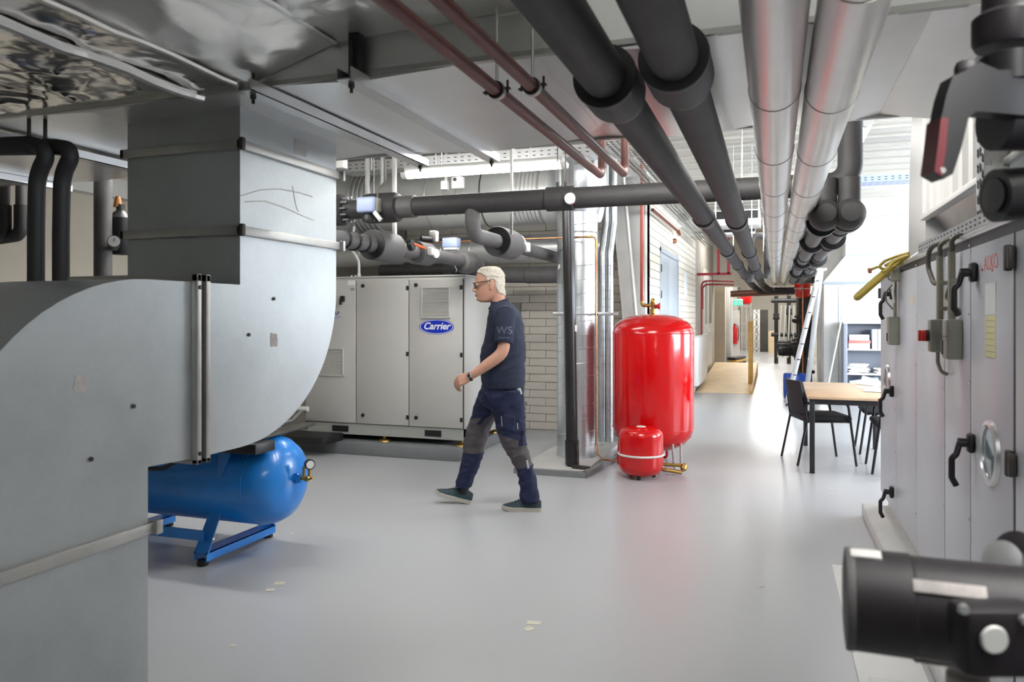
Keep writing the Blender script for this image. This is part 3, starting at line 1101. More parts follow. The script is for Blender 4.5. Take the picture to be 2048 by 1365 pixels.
for px, lab in ((9, 'short dark pipe with a wider sleeve at the far left edge'), (42, 'short dark pipe with a wider sleeve and an elbow, second from the left edge')):
    a, c, e = onD(px, 320, 5.0), onD(px, 412, 5.0), onD(px, 470, 5.0)
    t = thing('branch_pipe', lab, 'pipe', e[:], 'short branch pipes by the left wall')
    MB().cyl(a, c, .032, 14).build('pipe', 'insul_grey', t)
    MB().tube(fillet([c + V((0, 0, .005)), e, e + V((-.25, 0, -.02))], .06), .042, 14).build('sleeve', 'insul', t)
# boards and angle rail on the left wall
# ============================================================ pipes running along the corridor overhead
def run_pipe(name, label, x, z, r, y0, y1, m, rings, group, collars=(), m_ring='tape_black', tail=None, sleeve='insul_grey'):
    t = thing(name, label, 'pipe', (x, (y0 + y1) / 2, z), group)
    pts = [V((x, y0, z)), V((x, y1, z))]
    if tail:
        pts += [V(p) for p in tail]
        pts = fillet(pts, .14)
    MB().tube(pts, r, 28).build('pipe', m, t)
    for y in rings:
        MB().lathe([(r, -.02), (r + .011, -.015), (r + .011, .012), (r + .004, .014)], (x, y, z), (0, 1, 0), 28).build('joint_band', m_ring, t)
        if sleeve:
            MB().lathe([(r + .003, .014), (r + .009, .016), (r + .009, .12), (r + .001, .22)], (x, y, z), (0, 1, 0), 28).build('sleeve', sleeve, t)
    for y in collars:
        MB().lathe([(r + .001, -.012), (r + .026, -.01), (r + .028, .0), (r + .026, .012)], (x, y, z), (0, 1, 0), 32).build('collar_lip', m_ring, t)
        MB().lathe([(r + .026, .01), (r + .026, .17), (r + .012, .24), (r + .002, .27)], (x, y, z), (0, 1, 0), 32).build('collar', m, t)
    return t


run_pipe('insulated_pipe', 'dark insulated overhead pipe, leftmost of the two beside the brown pipes', -.455, 2.13, .064, -1.5, 17.0, 'insul', (5.3, 8.0, 10.4, 13.0),
         'dark insulated pipes along the corridor', (2.12,), tail=[(-.3, 17.3, 2.0), (.6, 17.3, 2.0)])
run_pipe('insulated_pipe', 'dark insulated overhead pipe next to the silver pipes', -.25, 2.13, .066, -1.5, 16.6, 'insul', (5.5, 8.3, 10.8, 13.4),
         'dark insulated pipes along the corridor', (2.02,), tail=[(-.1, 16.9, 2.0), (.6, 16.9, 2.0)])
run_pipe('clad_pipe', 'silver metal-clad overhead pipe, left one of the pair', 0.0, 2.2, .081, -1.5, 19.5, 'alu_clad', (), 'silver clad pipes along the corridor')
run_pipe('clad_pipe', 'silver metal-clad overhead pipe, right one of the pair', .178, 2.2, .083, -1.5, 19.5, 'alu_clad', (), 'silver clad pipes along the corridor')
for o, x, r, off in [(q, q.location.x, .081 if q.location.x < .1 else .083, 0 if q.location.x < .1 else .08) for q in bpy.data.objects if q.name.startswith('clad_pipe')]:
    s0 = None
    y = 1.7 + off
    while y < 16:
        if s0 is None:
            s0 = MB().lathe([(r, -.012), (r + .002, -.010), (r + .002, .010), (r, .012)], (x, y, 2.2), (0, 1, 0), 28).build('cladding_seam', 'dark_steel', o)
            s0.data.materials.clear(); s0.data.materials.append(M['alu_clad'])
            dy = s0.location.y - y
            lip = MB().lathe([(r + .0005, -.0015), (r + .0022, -.001), (r + .0022, .0005), (r + .0005, .001)], (x, y - .011, 2.2), (0, 1, 0), 28).build('seam_edge', 'galv_flange', o)
            dl = lip.location.y - y
        else:
            q = s0.copy(); COL.objects.link(q); q.location.y = y + dy
            q = lip.copy(); COL.objects.link(q); q.location.y = y + dl
        y += .93

# pair of dark pipes with black saddles on the right of the silver pipes
for x, lab, sad in ((.315, 'dark insulated pipe with black saddles right beside the silver pipes', (5.75, 7.2, 9.6, 12.0)),
                    (.462, 'dark insulated pipe with black saddles, rightmost of the overhead pipes', (5.5, 6.9, 9.3, 11.7))):
    t = run_pipe('insulated_pipe', lab, x, 2.12, .064, 5.5, 15.2, 'insul_grey', (6.15, 7.5, 9.0, 10.5, 12.5), 'dark saddled pipes along the corridor',
                 tail=[(x + .1, 15.5, 2.15), (x + .75, 15.5, 2.15)])
    for y in sad:
        MB().lathe([(.066, 0), (.105, .004), (.105, .11), (.09, .12), (.066, .13)], (x, y, 2.12), (0, 1, 0), 28).build('saddle', 'tape_black', t)
    MB().lathe([(.001, -.15), (.06, -.145), (.09, -.10), (.10, -.04), (.10, .06), (.07, .09), (.066, .1)], (x, 5.42, 2.12), (0, 1, 0), 24).build('elbow_cap', 'insul', t)
    MB().cyl((x, 5.42, 2.12), (x, 5.42, 2.36), .075 if x < .4 else .07, 20).build('drop_leg', 'insul', t)

# main pipe crossing the room with its riser, tee, valve and gauge
PY, PZ, PR = 5.5, 2.335, .078
t = thing('main_pipe', 'thick dark insulated pipe crossing the room in front of the lamp to a riser', 'pipe', (-1.4, PY, PZ))
MB().tube(fillet([(-3.35, PY, PZ), (.475, PY, PZ), (.475, PY, 3.5)], .13, 8), PR, 28).build('pipe', 'insul', t)
a = onY(830, 415, PY).x
MB().lathe([(PR + .001, -.34), (PR + .01, -.33), (PR + .012, 0), (PR + .003, .005)], (a, PY, PZ), (1, 0, 0), 28).build('sleeve', 'insul_grey', t)
a0, a1 = onY(735, 415, PY).x, onY(797, 415, PY).x
MB().lathe([(PR, -.02), (.118, 0), (.122, .03), (.122, a1 - a0 - .03), (.112, a1 - a0), (PR, a1 - a0 + .02)], (a0, PY, PZ), (1, 0, 0), 32).build('valve_jacket', 'insul', t)
a0 = onY(690, 415, PY).x
MB().lathe([(PR, -.3), (.125, -.28), (.13, -.02), (.11, 0), (PR, .02)], (a0, PY, PZ), (1, 0, 0), 32).build('flange_jacket', 'insul', t)
for k in range(12):
    aa = 2 * PI * k / 12
    MB().cyl((a0 + .01, PY + math.cos(aa) * .1, PZ + math.sin(aa) * .1), (a0 + .06, PY + math.cos(aa) * .1, PZ + math.sin(aa) * .1), .008, 6).build('flange_bolt', 'galv_bright', t)
c = onY(1118, 404, PY)
MB().lathe([(PR, -.10), (PR + .014, -.09), (PR + .014, .11), (PR, .12)], (c.x, PY, PZ), (1, 0, 0), 32).build('clamp_jacket', 'insul', t)
g = onY(1140, 397, PY - .11)
gg = MB().lathe([(.044, -.05), (.044, .0), (.040, .006)], g, (.15, -1, 0), 28).build('thermometer', 'chrome', t)
MB().lathe([(.040, 0), (.040, .001)], g + V((.15, -1, 0)).normalized() * .0065, (.15, -1, 0), 28).build('thermometer_dial', 'dial', gg)
MB().bar(g + V((-.012, -.0085, .012)), g + V((.014, -.0085, -.006)), .002, .002).build('needle', 'black', gg)
for px in (1115, 1131):
    h = onY(px, 370, PY)
    MB().cyl((h.x, PY, PZ + PR), (h.x, PY, h.z + .02), .012, 10).build('hanger_sleeve', 'insul', t)
    MB().cyl((h.x, PY, h.z), (h.x, PY, 3.5), .004, 6).build('threaded_rod', 'dark_steel', t)
# tee branch: down, then back towards the wall through a fat valve jacket
bx = -2.225
tb = thing('branch_pipe', 'dark branch pipe dropping from the main pipe through a fat valve jacket above the man', 'pipe', (bx, 6.5, 2.09))
MB().tube(fillet([(bx, PY, PZ), (bx, PY, 2.09), (bx, 8.25, 2.09)], .11, 8), .06, 24).build('pipe', 'insul_grey', tb)
MB().lathe([(.062, -.004), (.125, 0), (.13, .02), (.13, .36), (.10, .42), (.075, .46), (.064, .47)], (bx, 6.05, 2.09), (0, 1, 0), 36).build('valve_jacket', 'insul_grey', tb)
MB().lathe([(.062, -.008), (.121, -.006), (.121, .002)], (bx, 6.05, 2.09), (0, 1, 0), 36).build('jacket_face', 'tape_black', tb)
c = onY(1054, 495, 6.7)
MB().obox(c, (.06, .05, .09), None, .012).build('sensor_box', 'white', tb)
MB().tube(fillet([c + V((0, 0, .03)), c + V((-.04, 0, .1)), c + V((-.15, 0, .16)), c + V((-.25, 0, .05))], .05), .005, 6).build('sensor_cable', 'cable_white', tb)

# second branch: from behind the duct, over the chiller, ending in a down elbow
bx = -2.9
tb = thing('branch_pipe', 'dark branch pipe with two fat jackets running over the chiller from behind the duct', 'pipe', (bx, 5.9, 2.0))
MB().tube(fillet([(bx, 4.4, 2.0), (bx, 7.35, 2.0), (bx, 7.35, 1.9)], .1, 8), .06, 24).build('pipe', 'insul_grey', tb)
MB().lathe([(.062, 0), (.115, .004), (.118, .02), (.118, .34), (.08, .38), (.062, .39)], (bx, 5.12, 2.0), (0, 1, 0), 36).build('valve_jacket', 'insul_grey', tb)
MB().lathe([(.062, -.008), (.113, -.006), (.113, .005)], (bx, 5.12, 2.0), (0, 1, 0), 36).build('jacket_face', 'tape_black', tb)
MB().lathe([(.062, 0), (.10, .004), (.10, .26), (.062, .30)], (bx, 5.85, 2.0), (0, 1, 0), 36).build('valve_jacket', 'insul_grey', tb)
MB().lathe([(.062, 0), (.095, .01), (.11, .10), (.11, .22), (.09, .30)], (bx, 6.85, 1.99), (0, 1, 0), 30).build('elbow_jacket', 'insul_grey', tb)
for y in (4.72, 4.86, 5.0):
    MB().lathe([(.06, -.012), (.07, -.01), (.07, .01), (.06, .012)], (bx, y, 2.0), (0, 1, 0), 28).build('joint_band', 'tape_black', tb)
c = onX(771, 494, bx + .07)
MB().lathe([(.045, -.02), (.045, .02)], (bx + .12, 5.55, 2.03), (1, 0, .2), 16).build('valve_head', 'black', tb)
MB().bar((bx + .14, 5.56, 2.04), (bx + .15, 5.74, 2.02), .02, .022, bev=.006).build('lever', 'orange', tb)
MB().obox((bx + .12, 5.92, 2.01), (.05, .07, .07), None, .012).build('sensor_box', 'white', tb)
MB().lathe([(.04, -.01), (.04, .01)], (bx + .12, 6.02, 2.0), (1, -.3, 0), 18).build('sensor_dial', 'dial', tb)
MB().obox((bx + .02, 6.2, 2.17), (.07, .07, .10), None, .012).build('vent_box', 'white', tb)
MB().cyl((bx - .06, 6.1, 2.14), (bx + .02, 6.2, 2.14), .028, 12).build('vent_body', 'cast', tb)
MB().tube([(bx, 6.7, 1.95), (bx + .02, 6.72, 1.9), (bx, 6.74, 1.88)], .004, 6).build('sensor_cable', 'cable_white', tb)
# lower cross pipe behind the man's head
tb = thing('branch_pipe', 'dark insulated pipe lying level along the white brick wall behind the man', 'pipe', (-2.4, 8.5, 1.93))
MB().tube(fillet([(-3.3, 8.5, 1.4), (-3.3, 8.5, 1.94), (-1.95, 8.5, 1.94)], .16, 8), .058, 24).build('pipe', 'insul_grey', tb)
MB().lathe([(.06, 0), (.10, .004), (.10, .40), (.085, .44), (.06, .45)], (-2.75, 8.5, 1.94), (1, 0, 0), 32).build('jacket', 'insul_grey', tb)
MB().tube(fillet([(-3.45, 8.5, 1.5), (-3.1, 8.5, 1.95), (-2.75, 8.5, 1.94)], .2, 8), .095, 24).build('elbow_jacket', 'insul_grey', tb)
MB().lathe([(.06, 0), (.075, .005), (.075, .1)], (-2.02, 8.5, 1.94), (1, 0, 0), 24).build('joint_band', 'insul_grey', tb)
# clutter of small dark pipes behind the chiller top
for k, (x0, x1, z) in enumerate(((-4.6, -3.3, 2.02), (-4.7, -3.5, 1.98))):
    nm = ('dark pipe above the chiller at the rear, reaching from the duct to the wall', 'lower dark pipe above the chiller at the rear, ending in a bend')[k]
    tb = thing('rear_pipe', nm, 'pipe', (x0, 8.4 + k * .3, z), 'rear pipes over the chiller')
    MB().tube(fillet([(x0, 8.35 + k * .3, z), (x1, 8.35 + k * .3, z), (x1, 8.35 + k * .3, 1.3)], .12), .07, 18).build('pipe', 'insul', tb)
    for s in (.3, .7):
        MB().lathe([(.07, -.05), (.095, -.045), (.095, .045), (.07, .05)], (x0 + (x1 - x0) * s, 8.35 + k * .3, z), (1, 0, 0), 20).build('sleeve', 'insul', tb)

# blue-grey actuator on the main pipe and its cables
ac = onY(737, 411, PY - .15)
t = thing('valve_actuator', 'pale blue valve actuator box mounted on the main pipe beside the duct', 'actuator', ac[:])
MB().obox(ac, (.165, .12, .125), None, .022, 3).build('housing', 'actuator', t)
MB().obox(ac + V((.085, .02, .0)), (.03, .1, .11), None, .01).build('side_cover', 'box_grey', t)
MB().lathe([(.055, 0), (.06, .03), (.04, .07)], ac + V((-.005, .02, -.125)), n=16).build('neck', 'tape_black', t)
MB().bar(ac + V((.075, -.04, -.06)), ac + V((.135, -.04, -.13)), .02, .035, bev=.004).build('lever', 'white', t)
MB().tube(fillet([ac + V((.05, .05, .06)), ac + V((.06, .05, .14)), ac + V((.12, .06, .19)), ac + V((.10, .07, .45))], .05), .008, 8).build('cable', 'cable', t)
ac = onY(903, 486, 7.0)
t = thing('valve_actuator', 'small blue valve actuator half hidden below the branch elbow', 'actuator', ac[:])
MB().obox(ac, (.16, .12, .10), None, .015).build('housing', 'actuator', t)
MB().obox(ac + V((0, 0, -.06)), (.14, .1, .03), None, .01).build('underside', 'paper', t)

# brown pipes
for i, (x, lab) in enumerate(((-.835, 'thin rust-brown overhead pipe, left of two, turning up at its far end'), (-.716, 'thin rust-brown overhead pipe, right of two, turning up at its far end'))):
    t = thing('brown_pipe', lab, 'pipe', (x, 1.5, 2.17), 'rust-brown overhead pipes')
    MB().tube(fillet([(x, -1.5, 2.17), (x, 3.82, 2.17), (x, 3.82, 3.45)], .045, 6), .0205, 16).build('pipe', 'rust_pipe', t)
    y = 2.27
    MB().lathe([(.021, -.012), (.029, -.011), (.029, .011), (.021, .012)], (x, y, 2.17), (0, 1, 0), 20).build('clamp', 'galv_flange', t)
    MB().lathe([(.021, -.018), (.027, -.017), (.027, -.011), (.021, -.011)], (x, y, 2.17), (0, 1, 0), 20).build('clamp_rubber', 'black', t)
    for s in (-1, 1):
        MB().obox((x + s * .034, y, 2.17 + s * .004), (.022, .016, .006), None, .001).build('clamp_ear', 'dark_steel', t)
        MB().cyl((x + s * .036, y, 2.16), (x + s * .036, y, 2.20), .004, 6).build('clamp_screw', 'dark_steel', t)
    MB().cyl((x, y, 2.198), (x, y, 2.46), .005, 8).build('threaded_rod', 'galv_flange', t)

# ============================================================ ducts and trays above the chiller
HD = 7.85
hd = thing('round_duct', 'fat round galvanised duct lying above the chiller behind the lamp', 'duct', (-3.4, HD, 2.45))
HZ, HR = 2.78, .335
MB().cyl((-5.9, HD, HZ), (-1.75, HD, HZ), HR, 48).build('duct_body', 'duct_pale', hd)
for px in (848, 958, 1024, 1075, 1110):
    c = onY(px, 370, HD - HR)
    MB().ring((c.x, HD, HZ), (1, 0, 0), HR, .008, 48, 6).build('duct_band', 'galv_bright' if px != 958 else 'dark_steel', hd)
c = onY(1092, 370, HD - HR)
for k in range(6):
    MB().ring((onY(1032 + k * 8, 370, HD - HR).x, HD, HZ), (1, 0, 0), HR, .006, 48, 6).build('rib', 'galv_bright', hd)
for k in range(6):
    MB().ring((onY(697 + k * 9, 370, HD - HR).x, HD, HZ), (1, 0, 0), HR + .012, .016, 48, 6).build('flex_rib', 'galv_bright', hd)
hd2 = thing('round_duct', 'thinner round galvanised duct lying lower behind the copper pipe', 'duct', (-3, 8.7, 2.1))
MB().cyl((-5.5, 8.75, 2.27), (-1.8, 8.75, 2.27), .17, 40).build('duct_body', 'duct_pale', hd2)
for k in range(9):
    MB().ring((-2.0 - .38 * k, 8.75, 2.27), (1, 0, 0), .17, .005, 40, 6).build('rib', 'galv_bright', hd2)


def tray(name, label, p, q, wd, ht, group=None, slots=True, m='galv_bright'):
    """perforated cable tray from p to q"""
    p, q = V(p), V(q)
    d = (q - p).normalized()
    sd_ = V((0, 0, 1)).cross(d)
    t = thing(name, label, 'cable tray', ((p + q) / 2)[:], group)
    MB().bar(p, q, wd, .003).build('tray_floor', m, t)
    for s in (-1, 1):
        MB().bar(p + sd_ * s * wd / 2 + V((0, 0, ht / 2)), q + sd_ * s * wd / 2 + V((0, 0, ht / 2)), .003, ht).build('tray_side', m, t)
    if slots:
        b = MB()
        n = int((q - p).length / .07)
        for s in (-1, 1):
            for k in range(n):
                c = p + d * (k + .5) * .07 + sd_ * s * wd / 2
                for h in (.3, .68):
                    b.bar(c + V((0, 0, ht * h)) - d * .014, c + V((0, 0, ht * h)) + d * .014, .0042, .008)
        for k in range(n):
            for w_ in (-.3, 0, .3):
                c = p + d * (k + .5) * .07 + sd_ * w_ * wd
                b.bar(c - d * .016, c + d * .016, .008, .0042)
        stuff(b.build('slots', 'dark_steel', t, smooth=0))
    return t


pa, pb = onY(684, 346, 6.55), onY(1300, 306, 6.55)
zz = 2.875
t = tray('cable_tray', 'perforated galvanised cable tray crossing above the tube lamp', (pa.x, 6.65, zz), (pb.x, 6.65, zz), .24, .095)
for px in (745, 885, 1030):
    c = onY(px, 310, 6.55)
    MB().cyl((c.x, 6.53, zz), (c.x, 6.53, 3.5), .006, 6).build('hanger', 'alu', t)
b = MB()
for k in range(7):
    yy = 6.57 + k * .026
    pts = [(pa.x + (pb.x - pa.x) * i / 24, yy + random.uniform(-.01, .01), zz + .018 + random.uniform(0, .02)) for i in range(25)]
    b.tube(pts, .011, 6)
stuff(b.build('cables', 'cable', t))
# wire basket tray along the corridor
t = thing('wire_tray', 'wire mesh cable basket running away along the corridor above the red tank', 'cable tray', (-1.1, 9.5, 2.75))
b = MB()
for k in range(7):
    x = -1.25 + k * .045
    b.bar((x, 5.3, 2.75), (x, 14.5, 2.75), .004, .004)
for s in (-1.25, -.98):
    for z in (2.79, 2.83):
        b.bar((s, 5.3, z), (s, 14.5, z), .004, .004)
y = 5.3
while y < 12:
    b.bar((-1.25, y, 2.75), (-.98, y, 2.75), .004, .004)
    b.bar((-1.25, y, 2.75), (-1.25, y, 2.83), .004, .004)
    b.bar((-.98, y, 2.75), (-.98, y, 2.83), .004, .004)
    y += .08
stuff(b.build('wire_mesh', 'alu', t, smooth=0))
b = MB()
for k in range(5):
    b.tube([(-1.2 + .04 * k + random.uniform(-.01, .01), 5.3 + i * .9, 2.765 + random.uniform(0, .012)) for i in range(11)], .01, 6)
stuff(b.build('cables', 'conduit', t))
tray('cable_tray', 'blue-grey cable tray crossing under the ceiling right of the riser', (.8, 9.6, 2.98), (5.8, 9.6, 2.98), .3, .07, None, True, 'actuator')

# hanger struts left of the lamp
for px, y0, y1, wd, Y, lab in ((735, 316, 396, .035, 6.3, 'thick white hanger strut nearest the duct, rising behind the pale blue actuator'),
                               (748, 310, 388, .008, 6.2, 'thin bare rod between the white hanger struts'),
                               (764, 308, 372, .022, 6.3, 'white hanger strut with a cable loop at its foot'),
                               (789, 312, 480, .035, 6.35, 'thick white hanger strut left of the glowing lamp'),
                               (1023, 290, 470, .022, 5.95, 'white hanger strut crossing in front of the glowing lamp')):
    a, c = onY(px, y0, Y), onY(px, y1, Y)
    tag(MB().box(a.x - wd / 2, Y - wd / 2, c.z, a.x + wd / 2, Y + wd / 2, 3.465, .003).build('hanger_strut', 'white_steel'), lab, 'strut', 'hanger struts above the chiller')
# small white junction boxes under the lamp
for px, py, sx, sz, lab in ((890, 371, .075, .09, 'small square white junction box under the lamp, left of the switch box'),
                            (916, 366, .12, .115, 'white switch box with a round knob under the lamp')):
    c = onY(px, py, 6.9)
    t = thing('junction_box', lab, 'junction box', c[:], 'electrical boxes under the lamp')
    MB().box(c.x - .012, c.y + .02, c.z, c.x + .012, c.y + .034, 3.46).build('mounting_strip', 'white_steel', t)
    MB().obox(c, (sx, .06, sz), None, .008).build('box', 'white', t)
    for k in (-1, 1):
        MB().tube([c + V((k * sx * .25, 0, -sz / 2)), c + V((k * sx * .25, .01, -sz / 2 - .05)), c + V((k * sx * .1, .03, -sz / 2 - .25))], .006, 6).build('cable', 'cable', t)
    if px > 900:
        MB().lathe([(.018, 0), (.016, .012)], c + V((-.02, -.03, .03)), (0, -1, 0), 14).build('knob', 'dark_steel', t)
c = onY(682, 326, 5.7)
jb = thing('junction_box', 'white box peeping out beside the top flange of the S duct', 'junction box', c[:])
MB().obox(c, (.09, .08, .10), None, .01).build('box', 'white', jb)
MB().cyl(c, (c.x, c.y, 3.46), .006, 6).build('hanger', 'alu', jb)

# ============================================================ uprights behind the red tank
sx, sy = -1.905, 7.56
vd = thing('spiral_duct', 'tall thick upright spiral duct behind the black standpipe', 'duct', (sx, sy, 0))
MB().cyl((sx, sy, .03), (sx, sy, 2.62), .207, 48).build('duct_body', 'spiral', vd)
b = MB()
pts = []
n = 48
turns = 18
for i in range(turns * n + 1):
    a = 2 * PI * i / n
    pts.append((sx + math.cos(a) * .2075, sy + math.sin(a) * .2075, .04 + 2.5 * i / (turns * n)))
b.tube(pts, .0035, 5)
b.build('spiral_seam', 'galv_bright', vd)
for z in (1.475, 2.3):
    MB().ring((sx, sy, z), (0, 0, 1), .21, .008, 48, 6).build('duct_band', 'galv_bright', vd)
MB().lathe([(.21, 0), (.30, .25), (.30, .45)], (sx, sy, 2.5), n=40).build('cone', 'spiral', vd)
c = onY(1118, 534, sy - .2)
MB().obox(c, (.03, .002, .045), Matrix.Rotation(-.6, 3, 'Z')).build('sticker', 'paper', vd)
for px, lab in ((1205, 'thin upright spiral duct next to the thick one'), (1219, 'thin upright spiral duct nearest the red tank')):
    c = onY(px, 800, 8.27)
    t = thing('spiral_duct', lab, 'duct', (c.x, 8.27, 0), 'thin upright spiral ducts')
    MB().tube(fillet([(c.x, 8.27, .07), (c.x, 8.27, 2.15), (c.x + .03, 8.33, 2.5), (c.x + .03, 8.33, 3.3)], .2), .043, 20).build('duct_body', 'spiral', t)
    s0 = None
    for k in range(22):
        z = .12 + k * .09
        if s0 is None:
            s0 = MB().ring((c.x, 8.27, z), (0, 0, 1), .043, .0022, 20, 5).build('seam', 'galv_flange', t)
            dz = s0.location.z - z
        else:
            q = s0.copy(); COL.objects.link(q); q.location.z = z + dz
bx0 = -1.815
t = thing('standpipe', 'black plastic standpipe running from floor to ceiling in front of the spiral duct', 'pipe', (bx0, 7.0, .04))
a = onY(1144, 900, 7.0); c = onY(1136, 420, 7.0)
slope = (c.x - a.x) / (c.z - a.z)
pt = lambda z: V((a.x + slope * (z - a.z), 7.0, z))
MB().cyl(pt(.06), pt(2.62), .056, 28).build('pipe', 'black_pvc', t)
MB().cyl(pt(.05), pt(.28), .066, 28).build('socket', 'black_pvc', t)
MB().cyl(pt(2.55), pt(2.95), .06, 28).build('grey_top', 'insul_grey', t)
MB().cyl(pt(2.62), pt(2.70), .066, 28).build('coupling', 'insul_grey', t)
c = onY(1152, 657, 6.94)
MB().obox(c, (.02, .004, .06)).build('sticker', 'paper', t)
c = onY(1146, 379, 6.93)
MB().obox(c, (.04, .004, .05)).build('sticker', 'paper', t)
# unistrut rail holding the uprights
c0, c1 = onY(1115, 628, 7.3), onY(1243, 628, 7.75)
t = thing('strut_rail', 'galvanised mounting rail holding the upright ducts behind the tank', 'rail', c0[:])
a, c = V((-2.1, 7.33, 1.478)), V((-1.47, 7.5, 1.478))
MB().bar(a, c, .03, .035, bev=.003).build('rail', 'galv_bright', t)
for k in range(4):
    q = a.lerp(c, .25 + .22 * k)
    MB().lathe([(.008, 0), (.008, .02)], q + V((0, -.03, 0)), (0, 1, 0), 6).build('bolt', 'chrome', t)
# copper water pipe
cp_ = [onY(700, 478, 8.1), onY(860, 483, 7.4)]
yc = 7.2
pts = [onY(845, 483, yc), onY(1192, 476, yc)]
zc = (pts[0].z + pts[1].z) / 2
cx = pts[1].x
t = thing('copper_pipe', 'thin copper water pipe crossing behind the man and dropping to the small red tank', 'pipe', (cx, yc, .1))
end = V((-1.34, 6.85, .135))
MB().tube(fillet([(pts[0].x, yc, zc), (cx, yc, zc), (cx, yc, .14), (-1.5, 6.95, .125), end], [.05, .09, .05]), .0085, 10).build('pipe', 'copper', t)
MB().cyl((cx - .10, yc, zc), (cx - .03, yc, zc), .013, 12).build('brass_coupling', 'brass', t)
MB().cyl((cx, yc, zc - .04), (cx, yc, zc - .10), .013, 12).build('brass_coupling', 'brass', t)

# slab with angle frame under the uprights
t = thing('floor_frame', 'flat grey slab with a dark steel angle frame on the floor under the standpipe', 'plinth', (-1.9, 7.4, 0))
MB().box(-2.28, 6.72, 0, -1.64, 8.5, .035).build('slab', 'plinth_white', t)
b = MB()
b.bar((-2.28, 6.68, .025), (-1.6, 6.68, .025), .06, .05)
b.build('angle_front', 'plinth_grey', t)
MB().bar((-1.62, 6.68, .025), (-1.42, 8.4, .025), .06, .05).build('angle_side', 'plinth_grey', t)
MB().bar((-1.78, 6.9, .04), (-1.62, 6.86, .04), .05, .05).build('angle_short', 'dark_steel', t)

# ============================================================ big red expansion vessel
rx, ry, rr_ = -1.134, 7.54, .395
t = thing('red_vessel', 'large glossy red expansion vessel standing in the middle of the room', 'tank', (rx, ry, 0))
prof = [(.001, 0), (.10, .006), (.22, .035), (.31, .085), (.37, .15), (rr_, .23), (rr_, 1.16), (.385, 1.20), (.36, 1.245), (.31, 1.29), (.22, 1.325), (.12, 1.342), (.001, 1.347)]
sh = MB().lathe(prof, (rx, ry, .13), n=64).build('shell', 'red_gloss', t, 60)
for z in (.13 + .235, .13 + 1.16):
    MB().ring((rx, ry, z), (0, 0, 1), rr_ - .001, .005, 64, 6).build('weld_seam', 'red_gloss', t)
for an in (-38, 82, 202):
    a = R(an)
    u_ = V((math.cos(a), math.sin(a), 0)); v_ = V((-math.sin(a), math.cos(a), 0))
    o = V((rx, ry, 0)) + u_ * .34
    MB().tube(fillet([o + v_ * -.055 + u_ * -.02 + V((0, 0, .27)), o + v_ * -.045 + V((0, 0, .012)), o + v_ * .045 + V((0, 0, .012)), o + v_ * .055 + u_ * -.02 + V((0, 0, .27))], .02), .013, 8).build('leg', 'red_gloss' if an > 0 else 'residue', t)
# valve and red feed pipe on top of the vessel
vt = V((rx, ry, 1.477))
t2 = thing('feed_pipe', 'red painted feed pipe with a brass valve on top of the large red vessel', 'pipe', vt[:])
vb = MB().lathe([(.022, 0), (.03, .005), (.03, .05), (.02, .055), (.02, .10), (.026, .11), (.022, .14), (.012, .155)], vt, n=16).build('brass_valve', 'brass', t2)
MB().lathe([(.02, 0), (.02, .03), (.03, .032), (.03, .05)], vt + V((.02, 0, .075)), (1, 0, 0), 12).build('red_cap', 'red', t2)
fx = onY(1284, 500, ry).x
MB().tube(fillet([vt + V((-.01, 0, .085)), (fx, ry, vt.z + .085), (fx, ry, vt.z + .14)], .03), .018, 12).build('brass_elbow', 'brass', t2)
MB().cyl((fx, ry, vt.z + .13), (fx, ry, 3.4), .019, 14).build('pipe', 'red_pipe', t2)

# small red vessel
ox, oy, orr = -1.138, 6.86, .198
t = thing('red_vessel', 'small squat red expansion vessel with a white band standing before the large one', 'tank', (ox, oy, 0))
prof = [(.001, 0), (.11, .006), (.165, .03), (.19, .065), (orr, .10), (orr, .36), (.19, .395), (.165, .42), (.10, .436), (.001, .44)]
MB().lathe(prof, (ox, oy, .02), n=48).build('shell', 'red_gloss', t, 60)
MB().ring((ox, oy, .215), (0, 0, 1), orr + .003, .010, 48, 8).build('band', 'white', t)
MB().lathe([(.045, 0), (.04, .006)], (ox, oy, .457), n=24).build('cap', 'white', t)
for an in (30, 150, 270):
    a = R(an)
    MB().cyl((ox + math.cos(a) * .12, oy + math.sin(a) * .12, 0), (ox + math.cos(a) * .12, oy + math.sin(a) * .12, .05), .018, 8).build('foot', 'black', t)
# brass fittings on the floor behind it
t = thing('brass_fittings', 'tarnished brass valve and pipes on the floor between the two red vessels', 'fitting', (-.85, 7.15, 0))
pp = V((-.88, 7.2, .07))
MB().cyl((-1.0, 7.15, .075), (-.78, 7.22, .06), .017, 10).build('pipe', 'brass', t)
MB().cyl((-1.0, 7.05, .05), (-.80, 7.05, .028), .017, 10).build('pipe', 'brass', t)
MB().lathe([(.012, 0), (.03, .02), (.03, .06), (.012, .08)], (-.80, 7.12, .03), (.2, .5, .6), 12).build('valve', 'brass', t)
# ============================================================ air handling unit on the right
AX = .725
AY1 = 6.06
AZ0, AZ1 = .20, 1.77
t = thing('white_plinth', 'low pale concrete plinth under the air handling unit', 'plinth', (1.4, 3, 0))
MB().box(.60, -3.0, 0, 2.4, 6.06, .10, .01).build('slab', 'plinth_white', t)
ah = thing('air_handling_unit', 'long grey air handling unit with black lever handles filling the right side', 'air handling unit', (1.5, 3, .1))
MB().box(AX + .02, -2.6, AZ0, 2.3, AY1 - .01, AZ1, .005).build('casing', 'ahu', ah)
MB().box(AX + .045, -2.6, .10, 2.28, AY1 - .03, AZ0).build('base_frame', 'plinth_white', ah)
MB().box(AX - .004, -2.6, AZ1 - .012, AX + .06, AY1, AZ1 + .012, .004).build('top_rail', 'alu', ah)
MB().box(AX + .006, -2.6, AZ1 - .05, AX + .03, AY1 - .01, AZ1 - .012).build('top_gasket', 'gasket', ah)
